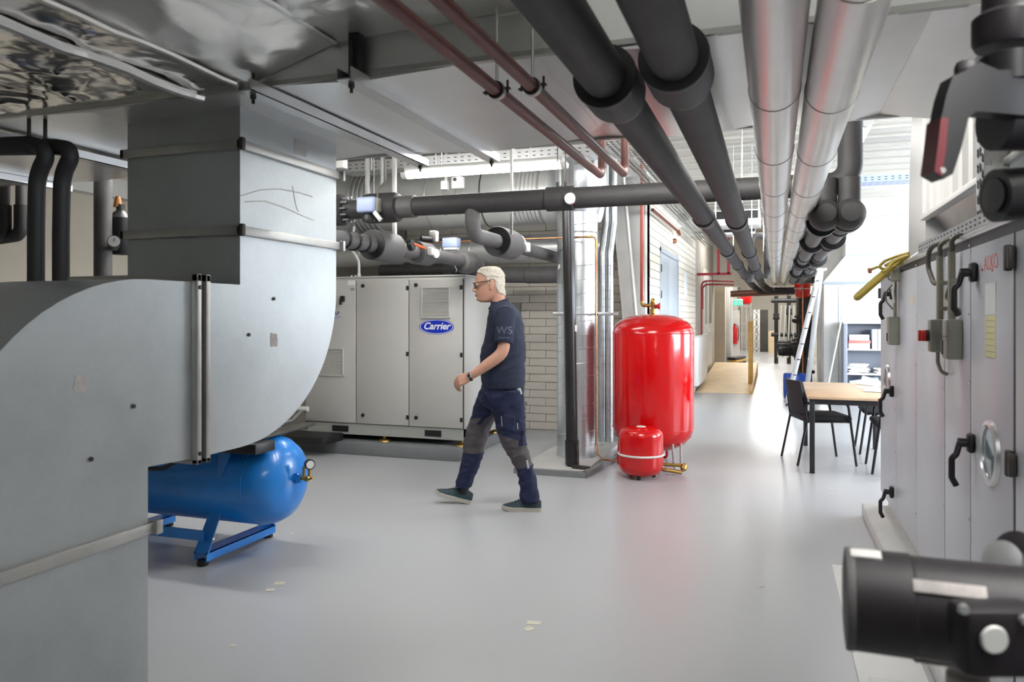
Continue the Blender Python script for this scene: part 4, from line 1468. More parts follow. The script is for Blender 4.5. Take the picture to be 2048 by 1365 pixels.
py_ = [onX(px, 700, AX).y for px in (1792, 1833, 1889.5, 1941, 2028)]
ed = [AY1] + py_ + [1.55, .75, -.1, -1.2, -2.6]
gap = {4: .017, 0: .0045, 1: .004, 2: .006, 3: .005}
pan = []
for i in range(len(ed) - 1):
    g0 = gap.get(i - 1, .005) if i else 0
    g1 = gap.get(i, .005)
    pan.append(MB().box(AX, ed[i + 1] + g1, AZ0 - .005, AX + .022, ed[i] - g0, AZ1 - .05, .003).build('panel', 'ahu', ah))
    MB().box(AX + .003, ed[i + 1] - g1 - .001, AZ0, AX + .021, ed[i + 1] + g1 + .001, AZ1 - .05).build('panel_joint', 'gasket', ah)
screw = None
for i, y in enumerate(ed[1:5]):
    for k in range(6):
        z = AZ0 + .12 + k * .27 + (i % 2) * .06
        if screw is None:
            screw = MB().lathe([(.006, 0), (.004, .003)], (AX, y + .018, z), (-1, 0, 0), 8).build('screw', 'chrome', ah)
            so = screw.location - V((0, y + .018, z))
        else:
            q = screw.copy(); COL.objects.link(q); q.location = so + V((0, y + .018, z))


def lever(px, py, panel):
    c = onX(px, py, AX)
    h = MB()
    h.obox(c + V((-.012, 0, 0)), (.024, .05, .075), None, .01)
    h.cyl(c + V((-.02, 0, 0)), c + V((-.055, 0, 0)), .017, 14)
    b_ = h.build('handle_base', 'black', panel)
    a = MB()
    p = [c + V((-.048, 0, 0)), c + V((-.062, -.01, -.045)), c + V((-.078, -.012, -.06)), c + V((-.078, -.012, -.135)), c + V((-.062, -.012, -.165))]
    a.tube(fillet(p, .02), .0115, 10)
    a.build('handle_lever', 'black', panel)


lever(1953, 545, pan[4])
lever(1948, 887, pan[4])
lever(1787, 588, pan[0])
lever(1787, 783, pan[0])
lever(1787, 985, pan[0])


def porthole(px, py, r_, panel):
    c = onX(px, py, AX)
    rim = MB().lathe([(r_ * .78, 0), (r_ * .78, .010), (r_ * .84, .016), (r_ * .97, .012), (r_, 0)], c, (-1, 0, 0), 40, cap=False).build('porthole_rim', 'galv_bright', panel)
    MB().lathe([(r_ * .8, .002), (r_ * .8, .006)], c, (-1, 0, 0), 40).build('porthole_glass', 'glass', panel)


porthole(1983, 907, .118, pan[4])
porthole(1776, 764, .118, pan[0])
# hinges at the big door edge and at the far end
for px, py in ((2028, 515), (2030, 930)):
    c = onX(px, py, AX)
    h = MB()
    h.obox(c + V((-.012, .02, 0)), (.022, .03, .085), None, .006)
    h.obox(c + V((-.012, -.014, 0)), (.022, .024, .075), None, .006)
    h.build('hinge', 'dark_steel', ah)
for z in (1.62, .82):
    MB().obox((AX + .01, AY1 + .012, z), (.05, .022, .075), None, .005).build('end_hinge', 'insul_grey', ah)
# papers, tape square and felt-pen lettering
a, c = onX(1971, 568, AX), onX(1992, 630, AX)
MB().box(AX - .0015, c.y, c.z, AX - .0003, a.y, a.z).build('paper_sheet', 'paper', pan[4])
a, c = onX(1971, 631, AX), onX(1992, 718, AX)
yp = MB().box(AX - .0015, c.y, c.z, AX - .0003, a.y, a.z).build('paper_sheet', 'paper_yellow', pan[4])
ln_ = MB()
for k in range(7):
    z = a.z - .02 - k * .022
    ln_.box(AX - .0019, c.y + .01, z, AX - .0016, a.y - .01, z + .002)
stuff(ln_.build('handwriting', 'conduit', pan[4], smooth=0))
a, c = onX(1820, 592, AX), onX(1828, 610, AX)
MB().box(AX - .0012, c.y, c.z, AX - .0003, a.y, a.z).build('tape_square', 'tape_scrap', pan[1])
c = onX(1982, 526, AX)
text_mesh('felt_pen_lettering', 'ALKO', 'red_ink', .075, (AX - .0005, c.y, c.z), (PI / 2, 0, -PI / 2), pan[4], .0004, sx=.95)
for px, py in ((1965, 540), (1985, 541)):
    c = onX(px, py, AX)
    MB().lathe([(.005, 0), (.004, .003)], c, (-1, 0, 0), 8).build('red_stud', 'red', pan[4])


# switch boxes and conduits fixed to the unit
def fbox(px, py, dy, dz, out, name, m, parent, bev=.008):
    c = onX(px, py, AX)
    return MB().obox(c + V((-out / 2, 0, 0)), (out, dy, dz), None, bev).build(name, m, parent), c


t = thing('switch_box', 'grey safety switch box with a red rotary knob on the air handling unit', 'switch box', onX(1893, 672, AX)[:])
o, c = fbox(1896, 672, .07, .145, .075, 'box', 'box_grey', t)
MB().lathe([(.026, 0), (.026, .012), (.02, .014)], c + V((-.075, 0, .0)), (-1, 0, 0), 20).build('knob_plate', 'black', t)
MB().obox(c + V((-.098, 0, 0)), (.022, .05, .05), None, .008).build('rotary_knob', 'red', t)
MB().obox(c + V((-.112, 0, 0)), (.012, .016, .05), None, .004).build('knob_grip', 'red', t)
c2 = c
t = thing('switch_box', 'tall grey junction box right beside the red-knobbed switch box', 'junction box', onX(1918, 680, AX)[:])
o, c = fbox(1921, 679, .085, .165, .06, 'box', 'box_grey', t)
MB().obox(c + V((-.062, .03, -.035)), (.006, .02, .06), None, .002).build('label', 'insul_grey', t)
MB().obox(c + V((-.0605, 0, .012)), (.003, .086, .003)).build('lid_joint', 'gasket', t)
c3 = c
for k, (cc, lab) in enumerate(((c2, 'beige conduit rising from the red-knobbed switch box'), (c3, 'beige conduit rising from the tall grey junction box'))):
    t = thing('conduit', lab, 'conduit', cc[:], 'conduits on the air handling unit')
    x = AX - .03
    top = AZ1 - .02
    MB().cyl((x, cc.y + .01, cc.z + .07), (x, cc.y + .01, top - .03), .0145, 14).build('tube', 'conduit', t)
    MB().tube(fillet([(x, cc.y + .01, top - .04), (x, cc.y + .01, top + .03), (x + .05, cc.y + .01, top + .04), (x + .12, cc.y + .01, top + .03)], .035), .010, 10).build('cable', 'cable', t)
    for z in (cc.z + .12, top - .15):
        MB().obox((x + .012, cc.y + .01, z), (.03, .04, .018), None, .004).build('clip', 'box_grey', t)
t = thing('cable_loop', 'dark cable looping from the tray to the conduits on the air handling unit', 'cable', (AX, c2.y, 1.6))
MB().tube(fillet([(AX - .02, c2.y, 1.60), (AX - .04, c2.y + .09, 1.60), (AX - .05, c2.y + .17, 1.68), (AX - .05, c2.y + .15, 1.77), (AX + .02, c2.y + .02, 1.80), (AX + .1, c2.y - .05, 1.80)], .06), .011, 10).build('cable', 'cable', t)
MB().tube(fillet([(AX - .03, c3.y + .02, c3.z + .08), (AX - .035, c3.y + .02, c3.z + .13), (AX - .04, c3.y + .09, c3.z + .17), (AX - .03, c3.y + .06, c3.z + .22), (AX - .01, c3.y + .02, c3.z + .23)], .03), .007, 8).build('thin_cable', 'conduit', t)
MB().tube(fillet([(AX - .04, c2.y, c2.z - .07), (AX - .04, c2.y, c2.z - .12), (AX - .03, c2.y - .02, c2.z - .16), (AX - .005, c2.y - .02, c2.z - .17)], .03), .008, 8).build('tail_cable', 'conduit', t)

t = thing('lamp_switch_box', 'small grey switch box at the far end of the air handling unit', 'switch box', onX(1790, 662, AX)[:])
o, c = fbox(1797, 662, .10, .175, .06, 'box', 'box_grey', t)
MB().obox(c + V((-.062, .02, -.04)), (.006, .03, .05), None, .002).build('rocker', 'insul_grey', t)
MB().cyl((AX - .02, c.y, c.z + .08), (AX - .02, c.y, c.z + .40), .010, 10).build('conduit', 'conduit', t)
o2, cu = fbox(1799, 551, .085, .075, .045, 'upper_box', 'box_grey', t)
MB().tube(fillet([cu + V((-.03, .02, -.03)), cu + V((-.05, .09, -.02)), cu + V((-.05, .12, .06)), cu + V((-.0, .03, .11))], .04), .006, 8).build('cable', 'cable', t)
MB().tube(fillet([c + V((-.02, 0, .12)), c + V((-.06, .06, .18)), c + V((-.06, .10, .24)), c + V((-.02, .02, .30))], .04), .005, 8).build('cable', 'cable', t)
for k in range(4):
    MB().tube([cu + V((-.03, -.03 + k * .016, -.03)), cu + V((-.04, -.035 + k * .018, -.10)), cu + V((-.03, -.03 + k * .014, -.17))], .004, 6).build('loose_wire', 'cable_white', t)

# tray on the edge of the unit and yellow hose hanging off its far end
tray('cable_tray', 'perforated cable tray lying on the front edge of the air handling unit', (AX + .05, 2.0, AZ1 + .02), (AX + .05, 4.6, AZ1 + .02), .08, .05)
hs = onX(1812, 530, AX)
t = thing('yellow_hose', 'coiled yellow hose hanging over the far top edge of the air handling unit', 'hose', hs[:])
H = lambda px, py, d: onD(px, py, d)
MB().tube(fillet([H(1812, 520, 4.5), H(1790, 530, 4.55), H(1755, 562, 4.6), H(1714, 598, 4.65), H(1712, 594, 4.68), H(1750, 560, 4.68), H(1800, 520, 4.6), H(1815, 512, 4.5)], .02), .017, 10).build('hose_loop', 'hose_yellow', t)
MB().tube(fillet([H(1818, 506, 4.45), H(1795, 512, 4.5), H(1770, 522, 4.5), H(1757, 534, 4.5), H(1768, 540, 4.5), H(1790, 532, 4.5), H(1802, 520, 4.5), H(1790, 520, 4.5), H(1770, 532, 4.5)], .06), .009, 8).build('hose_coil', 'hose_yellow', t)
MB().tube(fillet([H(1816, 512, 4.4), H(1800, 517, 4.42), H(1784, 526, 4.42), H(1775, 540, 4.42), H(1765, 545, 4.42)], .05), .011, 8).build('hose_coil', 'hose_yellow', t)
q0, q1 = H(1756, 534, 4.5), H(1740, 540, 4.5)
MB().tube([q0, q1], .008, 8).build('hose_end', 'hose_yellow', t)
MB().tube([q1, H(1738, 541, 4.5), H(1737, 541, 4.5)], .014, 10).build('coupling', 'copper', t)
MB().obox(q1 + V((0, 0, -.006)), (.02, .012, .03), None, .003).build('tap', 'copper', t)

# upright perforated cable ladder standing on the unit
t = thing('cable_riser', 'upright slotted galvanised channel standing on the air handling unit', 'cable tray', (.78, 3.3, AZ1 + .02))
sx0, sx1, sy0, sy1 = .745, .825, 3.28, 3.40
MB().box(sx0, sy0, AZ1 + .02, sx1, sy0 + .003, 2.295).build('front_plate', 'galv_flange', t)
MB().box(sx0, sy0, AZ1 + .02, sx0 + .003, sy1, 2.295).build('side_plate', 'galv_bright', t)
MB().box(sx1 - .003, sy0 - .03, AZ1 + .02, sx1, sy0, 2.295).build('lip', 'galv_bright', t)
b = MB()
z = AZ1 + .06
while z < 2.25:
    b.box(sx0 + .02, sy0 - .001, z, sx0 + .026, sy0 + .001, z + .022)
    b.box(sx0 + .05, sy0 - .001, z + .01, sx0 + .057, sy0 + .001, z + .036)
    z += .062
stuff(b.build('slots', 'white_sheet', t, smooth=0))
b = MB()
z = AZ1 + .05
k = 0
while z < 2.25:
    for yy in (.02, .055, .09):
        b.obox((sx0 - .001, sy0 + yy, z + (.014 if (k + int(yy * 100)) % 2 else 0)), (.003, .02, .012), Matrix.Rotation(.6, 3, 'X'))
    z += .03
    k += 1
stuff(b.build('lattice_holes', 'dark_steel', t, smooth=0))
MB().box(sx1, sy0, AZ1 + .02, sx1 + .22, sy0 + .003, AZ1 + .16).build('foot_plate', 'galv_bright', t)
b = MB()
for i in range(6):
    for j in range(3):
        b.cyl((sx1 + .03 + i * .033, sy0 - .001, AZ1 + .05 + j * .04), (sx1 + .03 + i * .033, sy0, AZ1 + .05 + j * .04), .005, 8)
stuff(b.build('foot_holes', 'dark_steel', t, smooth=0))

# white ribbed sheet-metal duct above the unit
t = thing('ribbed_duct', 'white ribbed sheet-metal duct above the air handling unit', 'duct', (1.5, 4, 2.03))
RX = .82
RY0, RY1 = .8, 5.0
prof = []
y = RY0
while y < RY1 - .01:
    prof += [(RX, y), (RX, y + .08), (RX + .025, y + .10), (RX + .025, y + .18), (RX, y + .20)]
    y += .20
b = MB()
k = len(prof)
vs = [(a, c, 2.03) for a, c in prof] + [(a, c, 3.45) for a, c in prof]
b.add(vs, [(i, i + 1, i + 1 + k, i + k) for i in range(k - 1)])
b.build('ribbed_side', 'ribbed_white', t, smooth=20)
MB().box(RX + .02, RY0, 2.03, 2.4, RY1, 2.05).build('bottom_panel', 'galv_flange', t)
MB().box(RX + .03, RY1 - .02, 2.03, 2.4, RY1, 3.45).build('end_panel', 'ribbed_white', t)
for z in (2.035,):
    MB().box(RX - .012, RY0, 2.015, RX + .03, RY1 + .01, 2.045, .003).build('edge_angle', 'ribbed_white', t)
# curved riser box between unit and duct
poly = [(1.05, 5.02, 1.79), (1.05, 5.62, 1.79)]
for k in range(13):
    a = PI / 2 * k / 12
    poly.append((1.05, 5.02 + .60 * math.cos(a * .9), 1.9 + 1.2 * math.sin(a)))
poly.append((1.05, 5.02, 3.1))
MB().prism([(RX + .02, p[1], p[2]) for p in poly], (1.3, 0, 0)).build('curved_riser', 'ribbed_white', t)
tr = MB()
tr.prism([(RX + .25, 4.2, 1.79), (RX + .25, 5.0, 1.79), (RX + .06, 5.0, 2.03), (RX + .06, 3.9, 2.03)], (1.1, 0, 0))
tr.build('neck', 'galv_flange', t)
MB().tube([(RX + .02, 4.95, 1.83), (RX + .02, 5.75, 1.80)], .03, 12).build('riser_foot', 'alu', t)

# white floor sheets beside the unit in the foreground
tag(MB().box(.315, 1.2, 0, .575, 4.78, .012, .002).build('floor_sheet', 'white_sheet'), 'long white metal sheet lying on the floor beside the unit, next to the walkway', 'sheet')
tag(MB().box(.35, .9, .0125, .585, 3.3, .03, .002).build('floor_sheet', 'white_sheet'), 'white metal sheet lying half over the other one by the foreground pump', 'sheet')

# ============================================================ table and chairs
TBZ = .715
tb = thing('table', 'wood-topped table with black steel legs at the right', 'table', (.7, 8.4, 0))
X0, X1, Y0, Y1 = .285, 1.085, 7.52, 9.2
MB().box(X0, Y0, TBZ - .025, X1, Y1, TBZ, .004).build('table_top', 'wood', tb)
for a, c in (((X0 + .03, Y0 + .05), (X1 - .03, Y0 + .05)), ((X0 + .03, Y1 - .05), (X1 - .03, Y1 - .05)), ((X0 + .05, Y0 + .05), (X0 + .05, Y1 - .05)), ((X1 - .05, Y0 + .05), (X1 - .05, Y1 - .05))):
    MB().bar((*a, TBZ - .05), (*c, TBZ - .05), .03, .05).build('apron', 'black', tb)
for x in (X0 + .045, X1 - .045):
    for y in (Y0 + .045, Y1 - .045):
        MB().box(x - .022, y - .022, 0, x + .022, y + .022, TBZ - .025, .003).build('leg', 'black', tb)
for k, (px, py, a) in enumerate(((1738, 776, .2), (1748, 771, .6), (1752, 783, -.2))):
    c = onZ(px, py, TBZ)
    tag(MB().obox((c.x, c.y, TBZ + .0015 + k * .0025), (.21, .297, .002), Matrix.Rotation(a, 3, 'Z')).build('paper_sheet', 'paper'),
        ('white paper sheet on the table, nearest the walkway', 'white paper sheet on the table, farthest back', 'white paper sheet on the table, nearest the air handling unit')[k], 'paper', 'papers on the table')


def make_chair():
    t = thing('stacking_chair', 'x', 'chair', (0, 0, 0), 'black chairs round the table')
    sb = MB().obox((0.01, 0, .455), (.47, .46, .055), None, .024, 3)
    sb.build('seat', 'chair_fabric', t)
    MB().obox((0.01, 0, .425), (.42, .40, .012), None, .004).build('seat_pan', 'black', t)
    # curved backrest
    n = 10
    vs = []
    for i in range(n + 1):
        a = -.55 + 1.1 * i / n
        for j in range(7):
            z = .50 + .32 * j / 6
            w_ = .225 * (1 - .10 * ((j - 3) / 3.0) ** 4)
            x = -.235 - .05 * (j / 6.0) + (.06 * (a / .55) ** 2)
            for s in (0, .03):
                vs.append((x - s, w_ * a / .55, z))
    fs = []
    idx = lambda i, j, s: (i * 7 + j) * 2 + s
    for i in range(n):
        for j in range(6):
            fs.append((idx(i, j, 0), idx(i + 1, j, 0), idx(i + 1, j + 1, 0), idx(i, j + 1, 0)))
            fs.append((idx(i, j, 1), idx(i, j + 1, 1), idx(i + 1, j + 1, 1), idx(i + 1, j, 1)))
    for i in range(n):
        fs.append((idx(i, 0, 0), idx(i, 0, 1), idx(i + 1, 0, 1), idx(i + 1, 0, 0)))
        fs.append((idx(i, 6, 0), idx(i + 1, 6, 0), idx(i + 1, 6, 1), idx(i, 6, 1)))
    for j in range(6):
        fs.append((idx(0, j, 0), idx(0, j + 1, 0), idx(0, j + 1, 1), idx(0, j, 1)))
        fs.append((idx(n, j, 0), idx(n, j, 1), idx(n, j + 1, 1), idx(n, j + 1, 0)))
    b = MB()
    b.add(vs, fs)
    b.build('backrest', 'chair_fabric', t, 60)
    for s in (-1, 1):
        y = s * .26
        MB().tube(fillet([(.27, y, 0), (.19, y, .60), (.12, y, .62)], .06), .0125, 10).build('leg', 'black_gloss', t)
        MB().tube(fillet([(-.29, y, 0), (-.20, y, .44), (-.235, y * .9, .66)], .08), .0125, 10).build('leg', 'black_gloss', t)
        MB().tube(fillet([(.14, y, .62), (-.05, y, .625), (-.22, y * .92, .60)], .05), .0135, 10).build('armrest', 'black_gloss', t)
        MB().tube([(.205, y, .43), (-.205, y, .43)], .011, 8).build('side_rail', 'black_gloss', t)
    for x in (.19, -.19):
        MB().tube([(x, -.26, .425), (x, .26, .425)], .010, 8).build('cross_rail', 'black_gloss', t)
    return t


c0 = make_chair()
sp = ((.42, 8.22, R(16), 'black chair at the left side of the table, its back towards the walkway'),
      (1.12, 7.95, PI, 'black chair at the right side of the table, nearer to the air handling unit'),
      (1.12, 9.02, PI, 'black chair at the right side of the table, farther back'))
for i, (x, y, a, lab) in enumerate(sp):
    o = c0 if i == 0 else copy_tree(c0)
    o.location = (x, y, 0)
    o.rotation_euler = (0, 0, a)
    o['label'] = lab

# ============================================================ shelf cabinet and what lies in it
kx0, kx1, ky0, ky1, kz = 1.07, 2.07, 13.55, 14.0, 1.335
t = thing('shelf_cabinet', 'grey open-fronted shelf cabinet against the white plenum behind the table', 'cabinet', (1.57, 13.8, 0))
MB().box(kx0, ky0, .04, kx0 + .06, ky1, kz, .004).build('side_panel', 'cab_grey', t)
MB().box(kx1 - .06, ky0, .04, kx1, ky1, kz, .004).build('side_panel', 'cab_grey', t)
MB().box(kx0, ky1 - .02, .04, kx1, ky1, kz).build('back_panel', 'cab_grey', t)
MB().box(kx0 - .005, ky0 - .01, kz, kx1 + .005, ky1, kz + .03, .004).build('top', 'white_sheet', t)
MB().box(kx0, ky0, 0, kx1, ky1, .05).build('foot_rail', 'cab_grey', t)
for z in (.05, .50, .90):
    MB().box(kx0 + .05, ky0 + .01, z, kx1 - .05, ky1 - .02, z + .025).build('shelf', 'white_sheet', t)
sh1, sh2, sh0 = .926, .526, .076
tag(MB().box(1.15, 13.6, sh1, 1.47, 13.85, sh1 + .09, .003).build('archive_box', 'paper'), 'low white box with papers on the upper cabinet shelf, bottom of the stack', 'box')
tag(MB().box(1.15, 13.59, sh1 + .092, 1.48, 13.84, sh1 + .135, .003).build('archive_box', 'red_ink'), 'flat red and white box in the middle of the stack on the upper cabinet shelf', 'box')
tag(MB().box(1.16, 13.6, sh1 + .137, 1.46, 13.83, sh1 + .23, .003).build('archive_box', 'paper'), 'white box at the top of the stack on the upper cabinet shelf', 'box')
for k in range(5):
    t = thing('ring_binder', ('pale blue ring binder beside the box stack, first in its row', 'white ring binder, second in the row on the upper shelf', 'pale blue ring binder in the middle of the row on the upper shelf',
                              'white ring binder, fourth in the row on the upper shelf', 'pale blue ring binder at the right end of the row')[k], 'binder', (1.53 + k * .085, 13.7, sh1), 'ring binders on the upper shelf')
    x = 1.5 + k * .085
    MB().box(x, 13.58, sh1, x + .075, 13.86, sh1 + .32, .003).build('cover', 'paper_blue' if k % 2 == 0 else 'paper', t)
    MB().box(x + .015, 13.577, sh1 + .16, x + .06, 13.58, sh1 + .27).build('spine_label', 'white_ink', t)
for k, (x, z0, n, lab) in enumerate(((1.30, sh2, 9, 'messy stack of white papers at the left of the middle cabinet shelf'), (1.72, sh2, 5, 'low stack of white papers at the right of the middle cabinet shelf'),
                                     (1.45, sh0, 12, 'heap of papers on the lowest cabinet shelf'))):
    b = MB()
    for i in range(n):
        b.obox((x + random.uniform(-.03, .03), 13.75 + random.uniform(-.02, .02), z0 + .008 + i * .017), (.3, .24, .014), Matrix.Rotation(random.uniform(-.25, .25), 3, 'Z'))
    t = stuff(b.build('paper_stack', 'paper'))
    tag(t, lab, 'papers')
t = thing('paper_roll', 'crumpled plastic-wrapped rolls on the lowest cabinet shelf', 'paper', (1.4, 13.7, .3))
MB().cyl((1.17, 13.66, .345), (1.60, 13.72, .42), .05, 16).build('roll', 'paper_blue', t)
MB().cyl((1.35, 13.68, .45), (1.72, 13.70, .32), .05, 16).build('roll', 'paper', t)

# mop leaning on the cabinet
t = thing('mop', 'white mop leaning between the ladder and the shelf cabinet', 'mop', (.78, 13.0, 0))
a, c = onY(1684, 633, 13.5), onY(1648, 812, 12.75)
MB().tube([a, c], .014, 10).build('handle', 'white', t)
MB().lathe([(.02, .12), (.05, .09), (.09, 0), (.001, -.0)], (c.x - .02, c.y, .005), n=14).build('mop_head', 'paper', t)

# white sheet-metal plenum behind
t = thing('white_plenum', 'large white sheet-metal plenum box with a sloping hood behind the shelf cabinet', 'plenum', (2, 14.4, 0))
MB().box(.80, 14.05, 0, 3.6, 14.88, 2.02, .004).build('lower_box', 'white_sheet', t)
MB().box(.785, 14.03, 2.0, 3.62, 14.88, 2.05, .004).build('rim', 'door_grey', t)
b = MB()
b.add([(.80, 14.05, 2.05), (3.6, 14.05, 2.05), (3.6, 14.88, 2.05), (.80, 14.88, 2.05), (1.15, 14.15, 2.5), (3.4, 14.15, 2.5), (3.4, 14.88, 2.5), (1.15, 14.88, 2.5)],
      [(0, 1, 5, 4), (1, 2, 6, 5), (2, 3, 7, 6), (3, 0, 4, 7)])
b.build('hood', 'white_sheet', t)
MB().box(1.14, 14.14, 2.49, 3.41, 14.88, 2.515).build('rim', 'door_grey', t)
MB().box(1.15, 14.15, 2.51, 3.4, 14.88, 3.5).build('upper_box', 'white_sheet', t)
for x in (1.03, 1.9, 2.7):
    MB().box(x - .004, 14.045, .05, x + .004, 14.052, 1.98).build('seam', 'cab_grey', t)
for z in (2.85, 3.15):
    MB().box(1.15, 14.145, z, 3.4, 14.152, z + .008).build('seam', 'cab_grey', t)

# ============================================================ step ladder, blue drum
t = thing('step_ladder', 'aluminium step ladder standing spread in the corridor', 'ladder', (.4, 13.3, 0))
apex = V((.69, 13.1, 2.2))
for side, (bx_, by_) in enumerate((((.19, 13.15)), ((.50, 14.0)))):
    for dy in (0, .38):
        a = V((bx_, by_ + dy * 1.15 if side == 0 else by_ - .25 + dy, 0.0))
        e = apex + V((.02 * side, dy, 0))
        MB().bar(a, e, .028, .065, (1, 0, 0), .004).build('rail', 'alu', t)
        MB().obox(a + V((0, 0, .02)), (.04, .05, .04), None, .006).build('foot', 'black', t)
    n = 8 if side == 0 else 2
    for k in range(1, n + 1):
        f = k / (n + .7) if side == 0 else k / 3
        p = V((bx_, by_ if side == 0 else by_ - .25, 0)).lerp(apex, f)
        q = V((bx_, by_ + .38 * 1.15 if side == 0 else by_ + .13, 0)).lerp(apex + V((0, .38, 0)), f)
        MB().bar(p, q, .06, .025, bev=.003).build('tread', 'alu', t)
        if side == 0:
            for s in (p, q):
                MB().cyl(s + V((-.02, -.01, 0)), s + V((.03, -.01, 0)), .010, 8).build('rivet', 'black', t)
MB().box(apex.x - .08, apex.y - .02, apex.z - .01, apex.x + .10, apex.y + .40, apex.z + .03, .006).build('top_cap', 'alu', t)
t = thing('blue_drum', 'blue plastic drum on the floor behind the step ladder', 'drum', (.34, 14.4, 0))
MB().lathe([(.17, 0), (.19, .02), (.195, .14), (.20, .15), (.195, .16), (.195, .30), (.20, .31), (.195, .32), (.19, .43), (.17, .45)], (.34, 14.4, 0), n=28).build('shell', 'blue_plastic', t)
MB().lathe([(.03, 0), (.03, .03)], (.40, 14.4, .445), n=14).build('cap', 'black', t)
# ============================================================ far end of the corridor
# wooden ramp with its post
rx0, rx1, ryA, ryB, rh = XC + .03, -.44, 14.9, 19.9, .30
t = thing('wooden_ramp', 'pale plywood ramp rising along the corridor beyond the red vessel', 'ramp', (-.95, 17, 0))
b = MB()
b.prism([(rx0, ryA, .002), (rx0, ryB, .002), (rx0, ryB, rh), (rx0, ryA, .012)], (rx1 - rx0, 0, 0))
b.build('deck', 'ply', t)
MB().prism([(rx1, ryA, .0), (rx1, ryB, .0), (rx1, ryB, rh + .05), (rx1, ryA, .06)], (.05, 0, 0)).build('side_board', 'timber', t)
MB().bar((rx1 - .02, 16.2, .05), (rx1 - .02, 16.2, 1.36), .09, .09, bev=.006).build('post', 'timber', t)
MB().bar((rx1 - .02, 16.9, .1), (rx1 - .02, 16.9, 1.36), .06, .06, bev=.006).build('post', 'timber', t)
# radiator
t = thing('radiator', 'white panel radiator on the corridor wall beside the ramp', 'radiator', (XC + .07, 15.3, .17))
MB().box(XC + .03, 14.3, .17, XC + .13, 16.3, 1.07, .01).build('panel', 'white_sheet', t)
MB().box(XC + .02, 14.28, 1.07, XC + .14, 16.32, 1.09, .004).build('top_grille', 'white', t)
# red strip of extinguisher signs next to the vessel
t = thing('fire_sign', 'red and white fire instruction board on the corridor wall behind the large red vessel', 'sign', (XC + .02, 13.9, .7))
MB().box(XC + .014, 13.75, .45, XC + .022, 14.1, 1.0).build('board', 'red', t)
for k in range(4):
    MB().box(XC + .022, 13.8, .55 + k * .11, XC + .024, 14.05, .60 + k * .11).build('text_panel', 'paper', t)
# dark red heating pipes in front of the ramp
t = thing('red_pipe_frame', 'dark red pipes crossing high over the corridor and dropping by the wall', 'pipe', (XC, 15.4, 2.3))
zc = onY(1400, 549, 15.4).z
x0, x1 = onY(1382, 549, 15.4).x, onY(1463, 549, 15.4).x
MB().bar((x0, 15.4, zc), (x1, 15.4, zc), .05, .05).build('rail', 'red_board', t)
for px in (1437, 1457):
    x = onY(px, 540, 15.4).x
    MB().bar((x, 15.4, zc), (x, 15.4, 3.45), .05, .05, (0, 1, 0)).build('drop_bar', 'red_board', t)
for dz, dx in ((-.13, 0), (-.20, .02)):
    pts = [(x1 - .05, 17.0, zc + dz + .05), (x1 - .25, 15.5, zc + dz), (XC + .08 + dx, 15.5, zc + dz)]
    pts.append((XC + .08 + dx, 15.5, 1.05 if dx == 0 else 1.6))
    MB().tube(fillet(pts, .1), .018, 10).build('pipe', 'red_board', t)
# sprinkler pipe branch near the door
t = thing('sprinkler_pipe', 'thin brown pipe high on the corridor wall above the grey double door', 'pipe', (XC + .12, 11, 2.9))
a, c = onX(1305, 420, XC + .1), onX(1356, 463, XC + .1)
MB().tube([a, c], .02, 10).build('pipe', 'rust_pipe', t)
MB().cyl(c, c + V((.0, .12, -.03)), .03, 10).build('fitting', 'copper', t)
t = thing('wall_socket_strip', 'small white alarm sounder high on the corridor wall', 'alarm', (XC + .05, 12.6, 2.6))
c = onX(1342, 480, XC + .03)
MB().obox(c, (.06, .14, .14), None, .02).build('body', 'white', t)
MB().lathe([(.04, 0), (.03, .05)], c + V((.03, 0, -.02)), (1, 0, 0), 14).build('horn', 'copper', t)
c = onX(1371, 570, XC + .015)
tag(MB().obox(c, (.004, .5, .42), None).build('wall_sign', 'paper'), 'small white sign with red print on the corridor wall past the double door', 'sign')
# glazed side door, cream panels
t = struct(MB().box(XC - .02, 16.6, .28, XC + .02, 18.9, 2.5, .01).build('door_2', 'cream'))
for y0, y1 in ((16.7, 17.65), (17.75, 18.8)):
    MB().box(XC + .02, y0, .35, XC + .03, y1, 2.4).build('door_leaf', 'white', t)
    MB().box(XC + .03, y0 + .15, 1.3, XC + .035, y1 - .15, 2.25).build('pane', 'glass', t)
MB().box(XC + .03, 17.8, 1.1, XC + .09, 17.84, 1.2).build('door_handle', 'alu', t)
# strip under the deck: cable channel and black duct boxes over the corridor
t = thing('ceiling_box', 'long white and black cooling unit hanging high across the corridor', 'fan coil', (-.6, 12.5, 2.9))
a, c = onY(1340, 428, 12.3), onY(1520, 432, 12.3)
MB().box(a.x, 12.3, a.z - .22, c.x, 12.9, a.z + .02, .01).build('casing', 'white_sheet', t)
MB().box(a.x + .05, 12.29, a.z - .12, c.x, 12.3, a.z + .0).build('grille', 'black', t)
MB().box(a.x + .3, 12.28, a.z - .22, a.x + .34, 12.3, a.z + .02).build('divider', 'white', t)
a, c = onY(1365, 455, 14.0), onY(1510, 452, 14.0)
t = thing('ceiling_box', 'black louvred box hanging across the corridor farther back', 'fan coil', (-.6, 14.3, 2.9))
MB().box(a.x, 14.0, a.z - .16, c.x, 14.5, a.z + .1, .01).build('casing', 'white_sheet', t)
MB().box(a.x + .2, 13.99, a.z - .12, c.x, 14.0, a.z + .05).build('grille', 'black', t)
